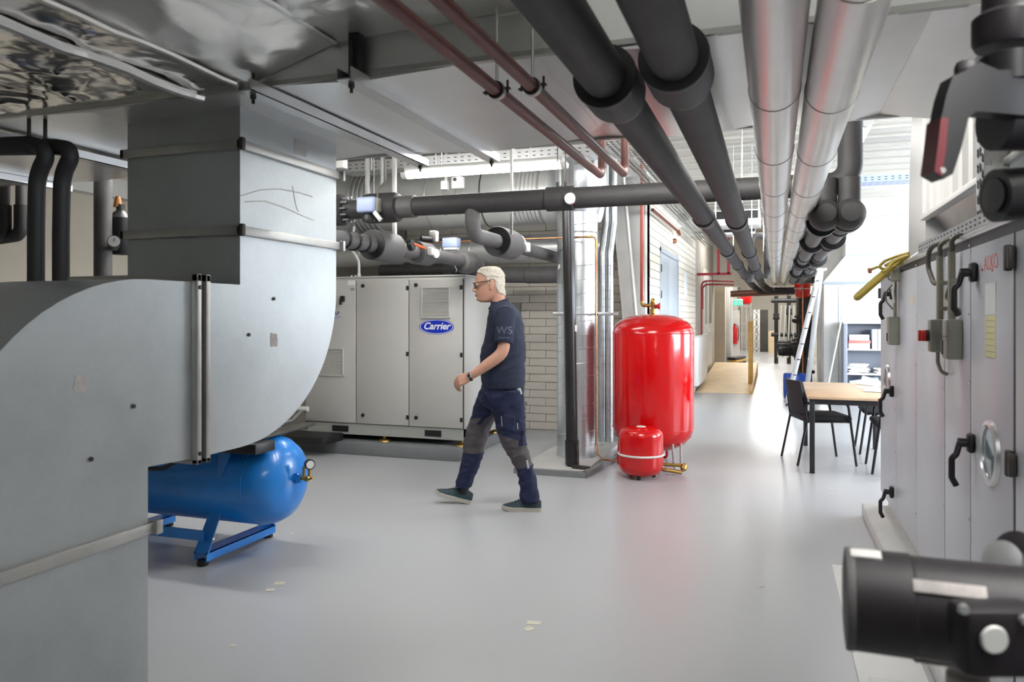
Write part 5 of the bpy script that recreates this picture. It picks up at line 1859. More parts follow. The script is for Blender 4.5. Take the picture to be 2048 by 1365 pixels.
# bent pipe between the pipe bundles
t = thing('goose_pipe', 'slim dark pipe bent like a hook between the dark and the silver pipes', 'pipe', (-.1, 12, 2.3))
MB().tube(fillet([(-.32, 11.5, 1.95), (-.32, 11.5, 2.62), (-.10, 11.5, 2.62), (-.10, 11.5, 2.0)], .1), .045, 16).build('pipe', 'insul_grey', t)
# threaded rods carrying the pipe racks
k = 0
labs = ('first', 'second', 'third', 'fourth', 'fifth', 'sixth')
for x, y in ((-.455, 6.4), (-.25, 6.4), (-.12, 6.4), (-.455, 9.2), (-.25, 9.2), (-.12, 9.2)):
    tag(MB().cyl((x, y, 2.2), (x, y, 3.46), .006, 6).build('threaded_rod', 'alu'),
        'bare threaded rod hanging beside the dark corridor pipes, %s counted from the near left' % labs[k], 'rod', 'rods carrying the dark corridor pipes')
    k += 1
# rusty cross pipe below the lintel, exit sign, vessels
t = thing('cross_pipe', 'rusty brown pipe crossing low under the lintel at the corridor end', 'pipe', (0, 19, 1.95))
za = onY(1550, 586, 19).z
MB().tube([(-1.0, 19, za - .02), (.55, 19, za + .03)], .075, 16).build('pipe', 'rust_pipe', t)
for x in (.3,):
    MB().ring((x, 19, za + .02), (1, 0, 0), .08, .015).build('clamp', 'dark_steel', t)
c = onY(1476, 605, 21)
t = thing('exit_sign', 'small green lit exit sign at the corridor end', 'sign', c[:])
MB().obox(c, (.24, .05, .17), None, .01).build('box', 'white', t)
MB().obox(c + V((0, -.027, -.01)), (.22, .006, .13)).build('green_panel', 'exit_green', t)
b = MB()
for dx in (-.055, .05):
    b.bar(c + V((dx, -.031, -.05)), c + V((dx + .01, -.031, .03)), .03, .003, (0, 1, 0))
    b.bar(c + V((dx - .03, -.031, 0)), c + V((dx + .035, -.031, .005)), .015, .003, (0, 1, 0))
b.build('pictogram', 'white_ink', t)
MB().cyl(c + V((0, 0, .08)), (c.x, c.y, 3.46), .01, 6).build('hanger', 'dark_steel', t)
c = onY(1492, 598, 22)
t = thing('red_vessel', 'round red expansion vessel hanging next to the exit sign', 'tank', c[:])
MB().lathe([(.001, -.16), (.10, -.15), (.15, -.10), (.165, -.03), (.165, .05), (.15, .12), (.10, .16), (.001, .17)], c, n=28).build('shell', 'red_gloss', t, 60)
MB().cyl(c + V((0, 0, .15)), (c.x, c.y, 3.46), .015, 8).build('hanger', 'dark_steel', t)
c = onY(1605, 581, 16.2)
t = thing('red_vessel', 'red expansion vessel with a white line hanging above the black pumps', 'tank', c[:])
MB().lathe([(.001, -.15), (.10, -.148), (.135, -.13), (.15, .06), (.155, .12), (.13, .15), (.001, .16)], c, n=28).build('shell', 'red_gloss', t, 60)
MB().ring(c + V((0, 0, .03)), (0, 0, 1), .149, .008, 28, 6).build('band', 'white', t)
MB().cyl(c + V((0, -.17, .15)), c + V((0, -.17, -1.75)), .014, 8).build('copper_pipe', 'copper', t)
MB().cyl(c + V((0, 0, .15)), (c.x, c.y, 3.46), .015, 8).build('hanger', 'dark_steel', t)


def pump_set(x, y, lab, h=1.9, m='black'):
    t = thing('pump_set', lab, 'pump', (x, y, 0), 'black pumps along the corridor')
    MB().cyl((x, y, 0), (x, y, h), .09, 18).build('standpipe', m, t)
    for z in (.35, .95, 1.45):
        MB().lathe([(.14, -.03), (.14, .03)], (x, y, z), n=20).build('flange', 'cast', t)
    MB().lathe([(.10, -.1), (.13, -.06), (.13, .12), (.09, .16)], (x - .12, y, .75), (-1, 0, 0), 18).build('pump_housing', 'cast', t)
    MB().lathe([(.085, 0), (.09, .02), (.09, .24), (.07, .27), (.02, .28)], (x - .28, y, .75), (-1, 0, 0), 18).build('motor', 'black', t)
    for k in range(4):
        MB().ring((x - .33 - k * .045, y, .75), (1, 0, 0), .091, .006, 18, 5).build('cooling_fin', 'black', t)
    MB().tube(fillet([(x, y - .1, .95), (x - .2, y - .3, 1.05), (x - .15, y - .35, .5), (x - .1, y - .2, .3)], .12), .012, 8).build('cable', 'black', t)
    MB().lathe([(.05, 0), (.05, .02)], (x - .15, y - .05, 1.35), (-1, -1, 0), 14).build('handwheel', 'cast', t)
    return t


pump_set(.62, 16.3, 'black pump and standpipe nearest the step ladder')
pump_set(.60, 18.4, 'black pump and standpipe in the middle of the corridor row')
pump_set(.62, 21.0, 'black pump and standpipe farthest down the corridor row', 2.0)
t = thing('pipe_manifold', 'black pipe frame standing at the far right of the corridor end', 'pipe', (.3, 25, 0))
for x in (.05, .42, .75):
    MB().cyl((x, 25, 0), (x, 25, 2.1), .06, 14).build('upright', 'black', t)
for z in (.9, 1.95):
    MB().cyl((-.1, 25, z), (1.0, 25, z), .07, 14).build('header', 'black', t)
for x, z in ((.05, 1.4), (.42, 1.55), (.75, 1.4), (.42, .5)):
    MB().lathe([(.1, -.04), (.1, .04)], (x, 25, z), n=16).build('flange', 'cast', t)
    MB().lathe([(.09, 0), (.09, .02)], (x, 24.85, z + .1), (0, -1, 0), 16).build('handwheel', 'cast', t)
for k in range(4):
    MB().cyl((.1 + .14 * k, 24.7, .2), (.2 + .12 * k, 24.7, 1.8), .025, 10).build('thin_pipe', 'alu', t)
for x, y, h, lab in ((.95, 15.6, 1.9, 'pale grey control panel beside the nearest black pump'), (1.0, 17.6, 1.8, 'pale grey control panel between the black pumps')):
    t = thing('control_panel', lab, 'control panel', (x, y, 0))
    MB().box(x - .12, y - .3, .1, x + .2, y + .3, h, .01).build('cabinet', 'white', t)
    MB().box(x - .125, y - .27, .2, x - .12, y + .27, h - .1).build('door', 'white_sheet', t)
    MB().box(x - .1, y - .28, 0, x + .18, y + .28, .1).build('base', 'black', t)
    MB().obox((x - .13, y - .2, 1.2), (.02, .03, .12), None, .004).build('handle', 'black', t)
# tall dark panel, white rack and chipboard by the far wall
a, c = onY(1520, 620, 33), onY(1536, 690, 33)
tag(MB().box(a.x, 33, 0, c.x, 33.08, a.z).build('dark_door_leaf', ['dark_steel']), 'dark brown board leaning at the end of the corridor', 'board')
t = thing('white_rack', 'white ladder-like rack standing at the end of the corridor', 'rack', (a.x - .3, 33, 0))
x0 = onY(1509, 620, 33).x
for x in (x0, a.x - .05):
    MB().box(x - .04, 32.9, 0, x + .04, 32.95, a.z, .004).build('upright', 'white', t)
for k in range(6):
    MB().box(x0, 32.9, .1 + k * .3, a.x - .05, 32.95, .16 + k * .3).build('rung', 'white', t)
a, c = onY(1537, 662, 32), onY(1552, 692, 32)
tag(MB().box(a.x, 32, 0, c.x, 32.05, a.z).build('chipboard_sheet', ['ply']), 'pale chipboard sheet leaning by the far black pipes', 'board')
# left side of the far bay: grey post, extinguisher, pallet
t = thing('grey_cabinet', 'tall grey cabinet behind the ramp at the left of the corridor end', 'cabinet', (XC + .3, 22, 0))
MB().box(XC + .02, 21.2, 0, XC + .32, 22.6, 2.3, .01).build('body', 'white_steel', t)
MB().box(XC + .32, 21.25, .1, XC + .33, 21.9, 2.2).build('door', 'door_grey', t)
MB().box(XC + .32, 21.92, .1, XC + .33, 22.55, 2.2).build('door', 'white_steel', t)
c = onY(1469, 668, 23.5)
t = thing('fire_extinguisher', 'red fire extinguisher on the wall past the grey cabinet', 'fire extinguisher', c[:])
MB().lathe([(.075, -.3), (.085, -.28), (.085, .15), (.05, .22), (.02, .24), (.02, .28)], c, n=18).build('cylinder', 'red_gloss', t)
MB().tube(fillet([c + V((0, 0, .26)), c + V((.1, -.02, .24)), c + V((.12, -.02, .0)), c + V((.1, -.02, -.2))], .06), .012, 8).build('hose', 'black', t)
MB().obox(c + V((0, 0, .29)), (.05, .12, .03), None, .005).build('handle', 'black', t)
MB().box(c.x - .15, c.y + .09, 0, c.x + .15, c.y + .11, c.z + .7).build('back_board', 'white', t)
t = thing('pallet_stack', 'small stack of timber offcuts on the floor beyond the ramp', 'timber', (-1.0, 21.5, 0))
for k in range(5):
    MB().bar((-1.08 + .03 * (k % 2), 20.9, .04 + k * .075), (-.85 + .03 * (k % 2), 22.0, .04 + k * .075), .22, .06, bev=.004).build('plank', 'timber' if k % 2 else 'cast', t)
# wire rack at the far left
t = thing('wire_rack', 'white wire grid rack on the far left wall', 'rack', (-1.1, 28, 0))
b = MB()
for k in range(7):
    b.bar((-1.2 + .0, 27, .3 + k * .3), (-.75, 27, .3 + k * .3), .02, .02)
for k in range(4):
    b.bar((-1.2 + k * .15, 27, 0), (-1.2 + k * .15, 27, 2.2), .02, .02, (0, 1, 0))
stuff(b.build('wire_grid', 'white_steel', t))

# ============================================================ foreground right: lever valve and pump
RV, FV, UP = V((C, S, 0)), V((-S, C, 0)), V((0, 0, 1))
VD = 1.22
P = lambda px, py, d=VD: onD(px, py, d)
t = thing('lever_valve', 'dark lever valve close to the camera in the upper right corner', 'valve', P(2000, 130)[:])
# body: flanged stub above, on an upright pipe just outside the picture
MB().lathe([(.045, 0), (.05, .01), (.05, .05), (.036, .06), (.034, .13), (.05, .14), (.05, .19)], P(2012, 95, 1.26), UP, 24).build('bonnet', 'cast', t)
MB().tube([P(1990, 235, 1.27), P(2120, 235, 1.27)], .055, 24).build('valve_body', 'cast', t)
MB().lathe([(.03, -.02), (.045, -.015), (.045, .03), (.03, .035)], P(2022, 150, 1.24), UP, 20).build('stem_collar', 'black', t)
out = [(1880, 250), (1893, 190), (1906, 152), (1934, 141), (1960, 124), (1998, 140), (2070, 138), (2070, 232), (1952, 222), (1937, 236), (1922, 300), (1906, 348), (1888, 358), (1868, 345)]
b = MB()
b.prism([P(x, y, VD - .018) for x, y in out], FV * .036)
b.build('lever_arm', 'black', t)
b = MB()
b.prism([P(x, y, VD - .021) for x, y in ((1882, 235), (1897, 236), (1892, 300), (1884, 352), (1869, 343), (1876, 290))], FV * .042)
b.build('red_grip', 'grip_red', t)
MB().tube([P(1885, 341, VD - .022), P(1885, 341, VD + .02)], .005, 10).build('grip_hole', 'white', t)
MB().obox(P(1930, 140), (.03, .03, .03), None, .01).build('lever_bolt', 'cast', t)
MB().tube([P(1990, 392, 1.3), P(2160, 380, 1.3)], .045, 28).build('lower_port', 'black', t)
MB().lathe([(.026, 0), (.03, .004), (.022, .006)], P(1990, 392, 1.3), -RV, 20).build('port_plug', 'insul_grey', t)
MB().tube([P(2190, 900, 1.29) * 1.0, P(2190, -500, 1.29)], .06, 24).build('upright_pipe', 'insul', t)
pp_ = P(2190, 900, 1.29)

PD = 1.02
Q = lambda px, py, d=PD: onD(px, py, d)
t = thing('circulation_pump', 'black circulation pump motor close to the camera in the lower right corner', 'pump', Q(1900, 1300)[:])
a, c = Q(1694, 1196), Q(2062, 1240, .945)
ax = (c - a).normalized()
ln2 = (c - a).length
MB().lathe([(.058, 0), (.0655, .006), (.0655, .075), (.063, .078), (.063, ln2)], a, ax, 40).build('motor_shell', 'cast', t)
MB().lathe([(.05, -.004), (.0655, -.002), (.0665, .002), (.0660, .008)], a, ax, 40).build('end_cap', 'insul_grey', t)
perp = (UP - ax * UP.dot(ax)).normalized()
tow = ax.cross(perp)
if tow.dot(V((0, -1, 0))) < 0:
    tow = -tow


def plate(px0, px1, ang, wd, name, m, th=.0015):
    p = a + ax * ((px0 - 1694) / 368 * ln2)
    q = a + ax * ((px1 - 1694) / 368 * ln2)
    n_ = (perp * math.sin(R(ang)) + tow * math.cos(R(ang)))
    s_ = ax.cross(n_)
    rot = Matrix((ax, s_, n_)).transposed()
    return MB().obox((p + q) / 2 + n_ * (.064 + th / 2), ((q - p).length, wd, th), rot, .0004).build(name, m, t)


plate(1822, 1962, 40, .016, 'rating_plate', 'residue', .003)
plate(1700, 1765, 78, .02, 'top_label', 'white', .004)
plate(1830, 1925, -72, .02, 'lower_strip', 'residue', .004)
tbx = Q(1990, 1275, .86)
ob = MB()
ob.obox(tbx, (.092, .05, .078), Matrix.Rotation(TH, 3, 'Z'), .012)
tbo = ob.build('terminal_box', 'cast', t)
MB().lathe([(.0155, 0), (.014, .003)], Q(1988, 1280, .832), -FV, 24).build('white_plug', 'dial', t)
for px, py in ((1925, 1218), (2046, 1240)):
    MB().lathe([(.006, 0), (.005, .006)], Q(px, py, .834), -FV, 10).build('box_screw', 'alu', t)
MB().lathe([(.014, 0), (.025, .003), (.027, .015), (.014, .02)], Q(2014, 1126, 1.06), (-.6, -.6, .4), 24).build('union_nut', 'alu', t)
MB().lathe([(.02, 0), (.03, .003), (.03, .03), (.02, .035)], Q(2052, 1116, 1.10), (-.6, -.6, .4), 24).build('pump_flange', 'cast', t)
MB().tube(fillet([Q(2050, 1160, 1.07), Q(2200, 1165, 1.1), Q(2200, 1000, 1.1)], .04), .05, 20).build('pump_volute', 'cast', t)
x_ = Q(2230, 1200, 1.08)
MB().cyl((x_.x, x_.y, 0), (x_.x, x_.y, 3.4), .05, 20).build('upright_pipe', 'insul', t)
MB().lathe([(.02, 0), (.026, .004), (.026, .03), (.014, .05)], Q(1935, 1345, 1.0), -UP, 16).build('cable_gland', 'residue', t)
# ============================================================ the walking man
from mathutils.bvhtree import BVHTree
from mathutils import noise as NZ2
mat('skin', (0.56, 0.30, 0.21), 0.5, var=0.07, vscale=14)
mat('hair', (0.60, 0.55, 0.47), 0.65, var=0.15, vscale=60, bump=0.12, bscale=160)
mat('polo', (0.014, 0.020, 0.046), 0.85, var=0.12, vscale=10, bump=0.05, bscale=400)
mat('work_navy', (0.012, 0.017, 0.055), 0.85, var=0.15, vscale=10, bump=0.08, bscale=200)
mat('work_grey', (0.085, 0.075, 0.080), 0.85, var=0.10, vscale=10, bump=0.08, bscale=200)
mat('shoe_teal', (0.018, 0.045, 0.055), 0.6, var=0.2, vscale=30)
mat('shoe_sole', (0.52, 0.50, 0.44), 0.6)
mat('lips', (0.40, 0.14, 0.11), 0.5)
mat('print_grey', (0.07, 0.085, 0.13), 0.7)
mat('logo_cyan', (0.02, 0.22, 0.50), 0.5)
mat('lens', (0.05, 0.045, 0.05), 0.08, spec=0.8)
mat('mint', (0.45, 0.58, 0.48), 0.7)
mat('reflective', (0.42, 0.43, 0.44), 0.4)
mat('eye_white', (0.42, 0.38, 0.35), 0.3)

MK = .001481
zx = lambda a: (335 - a) * MK
zz_ = lambda a: (1299 - a) * MK

man = thing('person', 'grey-haired man in navy polo and work trousers walking left', 'person', (0, 0, 0))


def loft(mb, rings, n=28, e=2.3):
    """rings: (x, y, z, rx, ry) horizontal super-ellipses"""
    vs, fs = [], []
    for x, y, z, rx, ry in rings:
        for j in range(n):
            a = 2 * PI * j / n
            c_, s_ = math.cos(a), math.sin(a)
            q = (abs(c_) ** e + abs(s_) ** e) ** (-1 / e)
            vs.append((x + c_ * q * rx, y + s_ * q * ry, z))
    k = len(rings)
    for i in range(k - 1):
        for j in range(n):
            a, b = i * n + j, i * n + (j + 1) % n
            fs.append((a, b, b + n, a + n))
    fs.append(tuple(range(n - 1, -1, -1)))
    fs.append(tuple((k - 1) * n + j for j in range(n)))
    mb.add(vs, fs)


def chain(mb, pts, rs, n=14, sub=5):
    """tapered limb with round ends and smooth bends (Catmull-Rom)"""
    p = [V(q) for q in pts]
    P_, R_ = [], []
    for i in range(len(p) - 1):
        a = p[max(0, i - 1)]; b = p[i]; c = p[i + 1]; d = p[min(len(p) - 1, i + 2)]
        for k in range(sub):
            t = k / sub
            P_.append(.5 * ((2 * b) + (c - a) * t + (2 * a - 5 * b + 4 * c - d) * t * t + (3 * b - a - 3 * c + d) * t ** 3))
            R_.append(rs[i] + (rs[i + 1] - rs[i]) * t)
    P_.append(p[-1]); R_.append(rs[-1])
    d0 = (P_[1] - P_[0]).normalized(); d1 = (P_[-1] - P_[-2]).normalized()
    pre = [P_[0] - d0 * R_[0] * f for f in (.98, .7, .35)]
    pr = [R_[0] * f for f in (.2, .71, .94)]
    post = [P_[-1] + d1 * R_[-1] * f for f in (.35, .7, .98)]
    po = [R_[-1] * f for f in (.94, .71, .2)]
    mb.tube(pre + P_ + post, 1, n, True, pr + R_ + po)


def blob(mb, c, r, n=14):
    vs, fs = [], []
    for i in range(n + 1):
        a = PI * i / n
        for j in range(n):
            b = 2 * PI * j / n
            vs.append((c[0] + r[0] * math.sin(a) * math.cos(b), c[1] + r[1] * math.sin(a) * math.sin(b), c[2] + r[2] * math.cos(a)))
    for i in range(n):
        for j in range(n):
            fs.append((i * n + j, (i + 1) * n + j, (i + 1) * n + (j + 1) % n, i * n + (j + 1) % n))
    mb.add(vs, fs)


def remesh(mb, name, mats, parent, vox, smooth=4, fold=0.0, fscale=9.0, split=None):
    me = bpy.data.meshes.new(name + '_src')
    me.from_pydata(mb.v, [], mb.f)
    b = bmesh.new(); b.from_mesh(me); bmesh.ops.recalc_face_normals(b, faces=b.faces); b.to_mesh(me); b.free()
    o = bpy.data.objects.new(name + '_src', me)
    COL.objects.link(o)
    r_ = o.modifiers.new('r', 'REMESH'); r_.mode = 'VOXEL'; r_.voxel_size = vox; r_.adaptivity = 0
    if smooth:
        s_ = o.modifiers.new('s', 'SMOOTH'); s_.factor = .5; s_.iterations = smooth
    bpy.context.view_layer.update()
    dg = bpy.context.evaluated_depsgraph_get()
    out = bpy.data.meshes.new_from_object(o.evaluated_get(dg))
    bpy.data.objects.remove(o)
    out.name = name
    if fold:
        nv = [v.normal.copy() for v in out.vertices]
        for v, q in zip(out.vertices, nv):
            c = v.co
            p_ = V((c.x * fscale - c.z * fscale * .45, c.y * fscale * .8, c.z * fscale * 1.7 + c.x * fscale * .7))
            w_ = .55 - 1.6 * abs(NZ2.noise(p_)) + .45 * NZ2.noise(p_ * 2.3 + V((7, 3, 1)))
            v.co = c + q * w_ * fold
    out.materials.clear()
    for m_ in mats:
        out.materials.append(M[m_])
    out.polygons.foreach_set('use_smooth', [True] * len(out.polygons))
    if split:
        out.polygons.foreach_set('material_index', [split(p.center) for p in out.polygons])
    ob = bpy.data.objects.new(name, out)
    COL.objects.link(ob)
    WL[ob.name] = V((0, 0, 0))
    ob.parent = parent
    return ob


AYL = .225
# ---- body (skin), one continuous mesh
bd = MB()
hd_ = [(69, 338, 388, .022), (72, 322, 402, .042), (80, 308, 413, .058), (92, 297, 422, .067), (108, 290, 429, .0735), (125, 285, 432, .0765), (140, 283, 433, .0775), (149, 283, 433, .0775),
       (157, 288, 433, .0770), (168, 289, 432, .0755), (180, 288, 430, .073), (192, 288, 426, .070), (202, 288, 421, .0675), (212, 291, 414, .064), (222, 294, 404, .060), (232, 297, 388, .055), (240, 302, 372, .047), (246, 312, 356, .034)]
rg_, ng_ = [], 44
for y, f, b_, w_ in reversed(hd_):
    cx_ = zx(f + (b_ - f) * .56)
    for j in range(ng_):
        a = 2 * PI * j / ng_
        c_, s_ = math.cos(a), math.sin(a)
        rx_ = (b_ - f) * MK * (.56 if c_ > 0 else .44)
        nar = 1 - (.20 * c_ * c_ if c_ > 0 else 0)
        rg_.append((cx_ + c_ * rx_, s_ * w_ * nar * 1.02, zz_(y)))
k = len(hd_)
bd.add(rg_, [(i * ng_ + j, i * ng_ + (j + 1) % ng_, (i + 1) * ng_ + (j + 1) % ng_, (i + 1) * ng_ + j) for i in range(k - 1) for j in range(ng_)] + [tuple(range(ng_ - 1, -1, -1)), tuple((k - 1) * ng_ + j for j in range(ng_))])
# nose, lips, brow, chin, ears
chain(bd, [(zx(288), 0, zz_(150)), (zx(283), 0, zz_(166)), (zx(276.5), 0, zz_(180)), (zx(276.5), 0, zz_(185))], [.007, .009, .0105, .0105], 12)
chain(bd, [(zx(283), 0, zz_(188)), (zx(288), 0, zz_(191))], [.009, .008], 10)
blob(bd, (zx(284), .012, zz_(186)), (.012, .007, .0075)); blob(bd, (zx(284), -.012, zz_(186)), (.012, .007, .0075))
blob(bd, (zx(287.5), 0, zz_(205.5)), (.008, .020, .0052)); blob(bd, (zx(289.5), 0, zz_(214)), (.008, .018, .0058))
blob(bd, (zx(298), 0, zz_(231)), (.013, .020, .013))
for s in (-1, 1):
    blob(bd, (zx(286.5), s * .028, zz_(146)), (.010, .024, .0075))
    blob(bd, (zx(294), s * .031, zz_(155.5)), (.0125, .016, .006))
    blob(bd, (zx(374), s * .080, zz_(155)), (.019, .009, .031))
    blob(bd, (zx(371), s * .080, zz_(175)), (.010, .008, .013))
chain(bd, [(zx(398), 0, zz_(195)), (zx(402), 0, zz_(235)), (zx(415), 0, zz_(285))], [.057, .058, .068], 24)
loft(bd, [(zx(428), 0, zz_(720), .11, .13), (zx(428), 0, zz_(540), .12, .14), (zx(438), 0, zz_(400), .10, .15), (zx(436), 0, zz_(310), .07, .14), (zx(425), 0, zz_(272), .048, .075)], 24)
chain(bd, [(zx(390), -.095, zz_(740)), (zx(285), -.095, zz_(930)), (zx(216), -.095, zz_(1225))], [.055, .04, .03])
chain(bd, [(zx(460), .095, zz_(740)), (zx(482), .095, zz_(940)), (zx(535), .095, zz_(1090)), (zx(566), .095, zz_(1245))], [.055, .04, .035, .03])
# left arm
wr = V((zx(287), AYL + .01, zz_(611)))
chain(bd, [(zx(452), .13, zz_(325)), (zx(447), .21, zz_(410)), (zx(434), AYL, zz_(497)), (zx(355), AYL + .008, zz_(562)), wr], [.040, .044, .046, .040, .027], 20)
# right arm, swinging slightly back on the far side
wr2 = V((zx(470), -.27, zz_(655)))
chain(bd, [(zx(455), -.13, zz_(325)), (zx(470), -.212, zz_(410)), (zx(486), -.245, zz_(500)), (zx(484), -.262, zz_(580)), wr2], [.040, .044, .045, .040, .027], 20)


def hand(mb, w_, d, dn, out, flip=1):
    """w_: wrist, d: along the hand, dn: direction the fingers curl to, out: back-of-hand normal"""
    d, dn, out = d.normalized(), dn.normalized(), out.normalized()
    side = d.cross(out).normalized() * flip     # from little finger to index
    for k in range(4):
        o = side * (.030 - .020 * k)
        chain(mb, [w_ + d * .005 + o * .55, w_ + d * .05 + o, w_ + d * .092 + o * 1.05], [.0165, .0165, .0125], 10, 4)
    lens_ = (.040, .026, .021), (.045, .029, .022), (.042, .027, .021), (.033, .021, .018)
    for k in range(4):
        o = side * (.031 - .0205 * k)
        b_ = w_ + d * (.090 - .004 * abs(k - 1)) + o
        p = [b_]
        cur = [.45 + .06 * k, 1.15 + .06 * k, 1.65 + .05 * k]
        for L_, a in zip(lens_[k], cur):
            p.append(p[-1] + (d * math.cos(a) + dn * math.sin(a)) * L_)
        chain(mb, p, [.0108, .0100, .0092, .0078] if k != 3 else [.0095, .0088, .0080, .0068], 10, 4)
    t0 = w_ + d * .022 + side * .022 + dn * .008
    chain(mb, [t0, t0 + d * .030 + side * .016 + dn * .02, t0 + d * .062 + side * .012 + dn * .036, t0 + d * .084 + side * .004 + dn * .044], [.0165, .0135, .0110, .0085], 10, 4)


dirh = (V((zx(200), AYL, zz_(648))) - V((zx(287), AYL, zz_(611))))
hand(bd, wr + dirh.normalized() * .012, dirh + V((0, -.01, 0)), V((-.30, -.55, -.75)), V((.22, .86, .42)), 1)
dirr = V((.25, 0, -1))
hand(bd, wr2 + dirr.normalized() * .012, dirr, V((.5, .6, 0)), V((0, -1, 0)), 1)
body = remesh(bd, 'body', ['skin'], man, .0042, 3)

# ---- hair: shell over the back and top of the head
bm_ = bmesh.new(); bm_.from_mesh(body.data)
bm_.normal_update()


def hairy(c):
    a = 335 - c.x / MK
    y = 1299 - c.z / MK
    if y > 214 or c.z < 1.3:
        return False
    if abs(c.y) > .0855 and 358 < a < 392 and y > 130:
        return False
    pts_ = [(288, 84), (300, 94), (325, 104), (345, 118), (353, 150), (362, 152), (366, 128), (388, 132), (394, 170), (404, 196), (440, 212)]
    lim = pts_[0][1] if a < pts_[0][0] else pts_[-1][1]
    for i in range(len(pts_) - 1):
        if pts_[i][0] <= a <= pts_[i + 1][0]:
            f_ = (a - pts_[i][0]) / (pts_[i + 1][0] - pts_[i][0])
            lim = pts_[i][1] + f_ * (pts_[i + 1][1] - pts_[i][1])
    return y < lim


keep = [f for f in bm_.faces if not hairy(f.calc_center_median())]
bmesh.ops.delete(bm_, geom=keep, context='FACES')
bnd = {v for e_ in bm_.edges if e_.is_boundary for v in e_.verts}
lyr = {}
for v in bm_.verts:
    c = v.co
    th = .0075 + .004 * NZ2.noise(c * 45) + (.004 if c.z > 1.75 else 0) + .003 * NZ2.noise(V((c.x * 30, c.y * 120, c.z * 90)))
    if v in bnd:
        th = .0015
    lyr[v] = c + v.normal * th
for v, c in lyr.items():
    v.co = c
hm = bpy.data.meshes.new('hair')
bm_.to_mesh(hm); bm_.free()
hm.materials.clear()
hm.materials.append(M['hair'])
hm.polygons.foreach_set('use_smooth', [True] * len(hm.polygons))
ho = bpy.data.objects.new('hair', hm); COL.objects.link(ho); ho.parent = man
# short crop of strands so the cut edge is not a helmet
sb = MB()
random.seed(3)
polys = hm.polygons
for k in range(1500):
    p = polys[random.randrange(len(polys))]
    c, nn = p.center, p.normal
    back = V((-.6, 0, -.55 if c.z < 1.74 else -.05))
    back = (back - nn * back.dot(nn)).normalized()
    L_ = random.uniform(.012, .022)
    e_ = c + back * L_ + nn * random.uniform(.001, .006)
    s_ = nn.cross(back).normalized() * .0011
    sb.add([c + s_ - nn * .002, c - s_ - nn * .002, e_], [(0, 1, 2)])
st_ = sb.build('hair_strands', 'hair', ho, 0)
stuff(st_)

# ---- face details
for s in (-1, 1):
    c = (zx(294.5), s * .031, zz_(160))
    e_ = MB(); blob(e_, c, (.0095, .012, .0065), 12); eo = e_.build('eye', 'eye_white', man)
    e_ = MB(); blob(e_, (c[0] + .0085, c[1], c[2] - .001), (.0035, .0085, .0055), 10); e_.build('iris', 'black', eo)
    e_ = MB(); chain(e_, [(zx(283.5), s * .016, zz_(148)), (zx(281.5), s * .030, zz_(146)), (zx(288), s * .046, zz_(149))], [.003, .0035, .002], 8); e_.build('eyebrow', 'hair', man)
e_ = MB(); chain(e_, [(zx(290), .021, zz_(211)), (zx(285.5), .009, zz_(210)), (zx(285), 0, zz_(210.5)), (zx(285.5), -.009, zz_(210)), (zx(290), -.021, zz_(211))], [.002, .0032, .0034, .0032, .002], 8)
e_.build('mouth', 'lips', man)
# glasses
gl = MB()
for s in (-1, 1):
    q = [(zx(276), s * .010, zz_(150)), (zx(277), s * .045, zz_(148)), (zx(283), s * .062, zz_(147)), (zx(284), s * .062, zz_(154))]
    for i in range(3):
        gl.bar(q[i], q[i + 1], .0045, .005)
    gl.bar((zx(283), s * .064, zz_(148)), (zx(330), s * .0815, zz_(141)), .0035, .006)
    gl.bar((zx(330), s * .0815, zz_(141)), (zx(369), s * .088, zz_(137)), .0035, .005)
gl.bar((zx(276), -.011, zz_(151)), (zx(276), .011, zz_(151)), .004, .004)
go = gl.build('glasses_frame', 'black_gloss', man)
for s in (-1, 1):
    MB().prism([(zx(276.5), s * .011, zz_(150)), (zx(278), s * .046, zz_(149)), (zx(283), s * .061, zz_(148)), (zx(284), s * .060, zz_(164)), (zx(279), s * .044, zz_(169)), (zx(277.5), s * .013, zz_(167))], (.0012, 0, 0)).build('glasses_lens', 'glass', go)

# ---- polo shirt
sh_ = MB()
tr_ = [(684, 322, 537, .188), (660, 320, 538, .190), (620, 317, 540, .190), (570, 312, 542, .188), (530, 311, 543, .186), (490, 317, 543, .186), (450, 328, 542, .189), (400, 341, 538, .196), (350, 349, 531, .204),
       (315, 353, 522, .205), (290, 357, 508, .190), (272, 363, 492, .150), (256, 368, 474, .105), (244, 366, 462, .082)]
loft(sh_, [(zx((f + b_) / 2), 0, zz_(y), (b_ - f) / 2 * MK, w_) for y, f, b_, w_ in tr_], 36, 2.4)
for s, a_, b_ in ((1, [(zx(452), .17, zz_(308)), (zx(449), .208, zz_(385)), (zx(441), .222, zz_(448))], [.070, .068, .067]),
                  (-1, [(zx(455), -.17, zz_(308)), (zx(470), -.212, zz_(385)), (zx(481), -.228, zz_(448))], [.070, .068, .066])):
    p = [V(q) for q in a_]
    P_ = [p[0].lerp(p[1], t_ / 4) for t_ in range(4)] + [p[1].lerp(p[2], t_ / 4) for t_ in range(5)]
    R_ = [b_[0]] * 4 + [b_[1]] * 4 + [b_[2]]
    sh_.tube([p[0] + V((0, -s * .06, .01))] + P_, 1, 22, True, [.062] + R_)
shirt = remesh(sh_, 'polo_shirt', ['polo'], man, .0065, 4, .008, 6.5)
bv = BVHTree.FromPolygons([v.co for v in shirt.data.vertices], [list(p.vertices) for p in shirt.data.polygons])
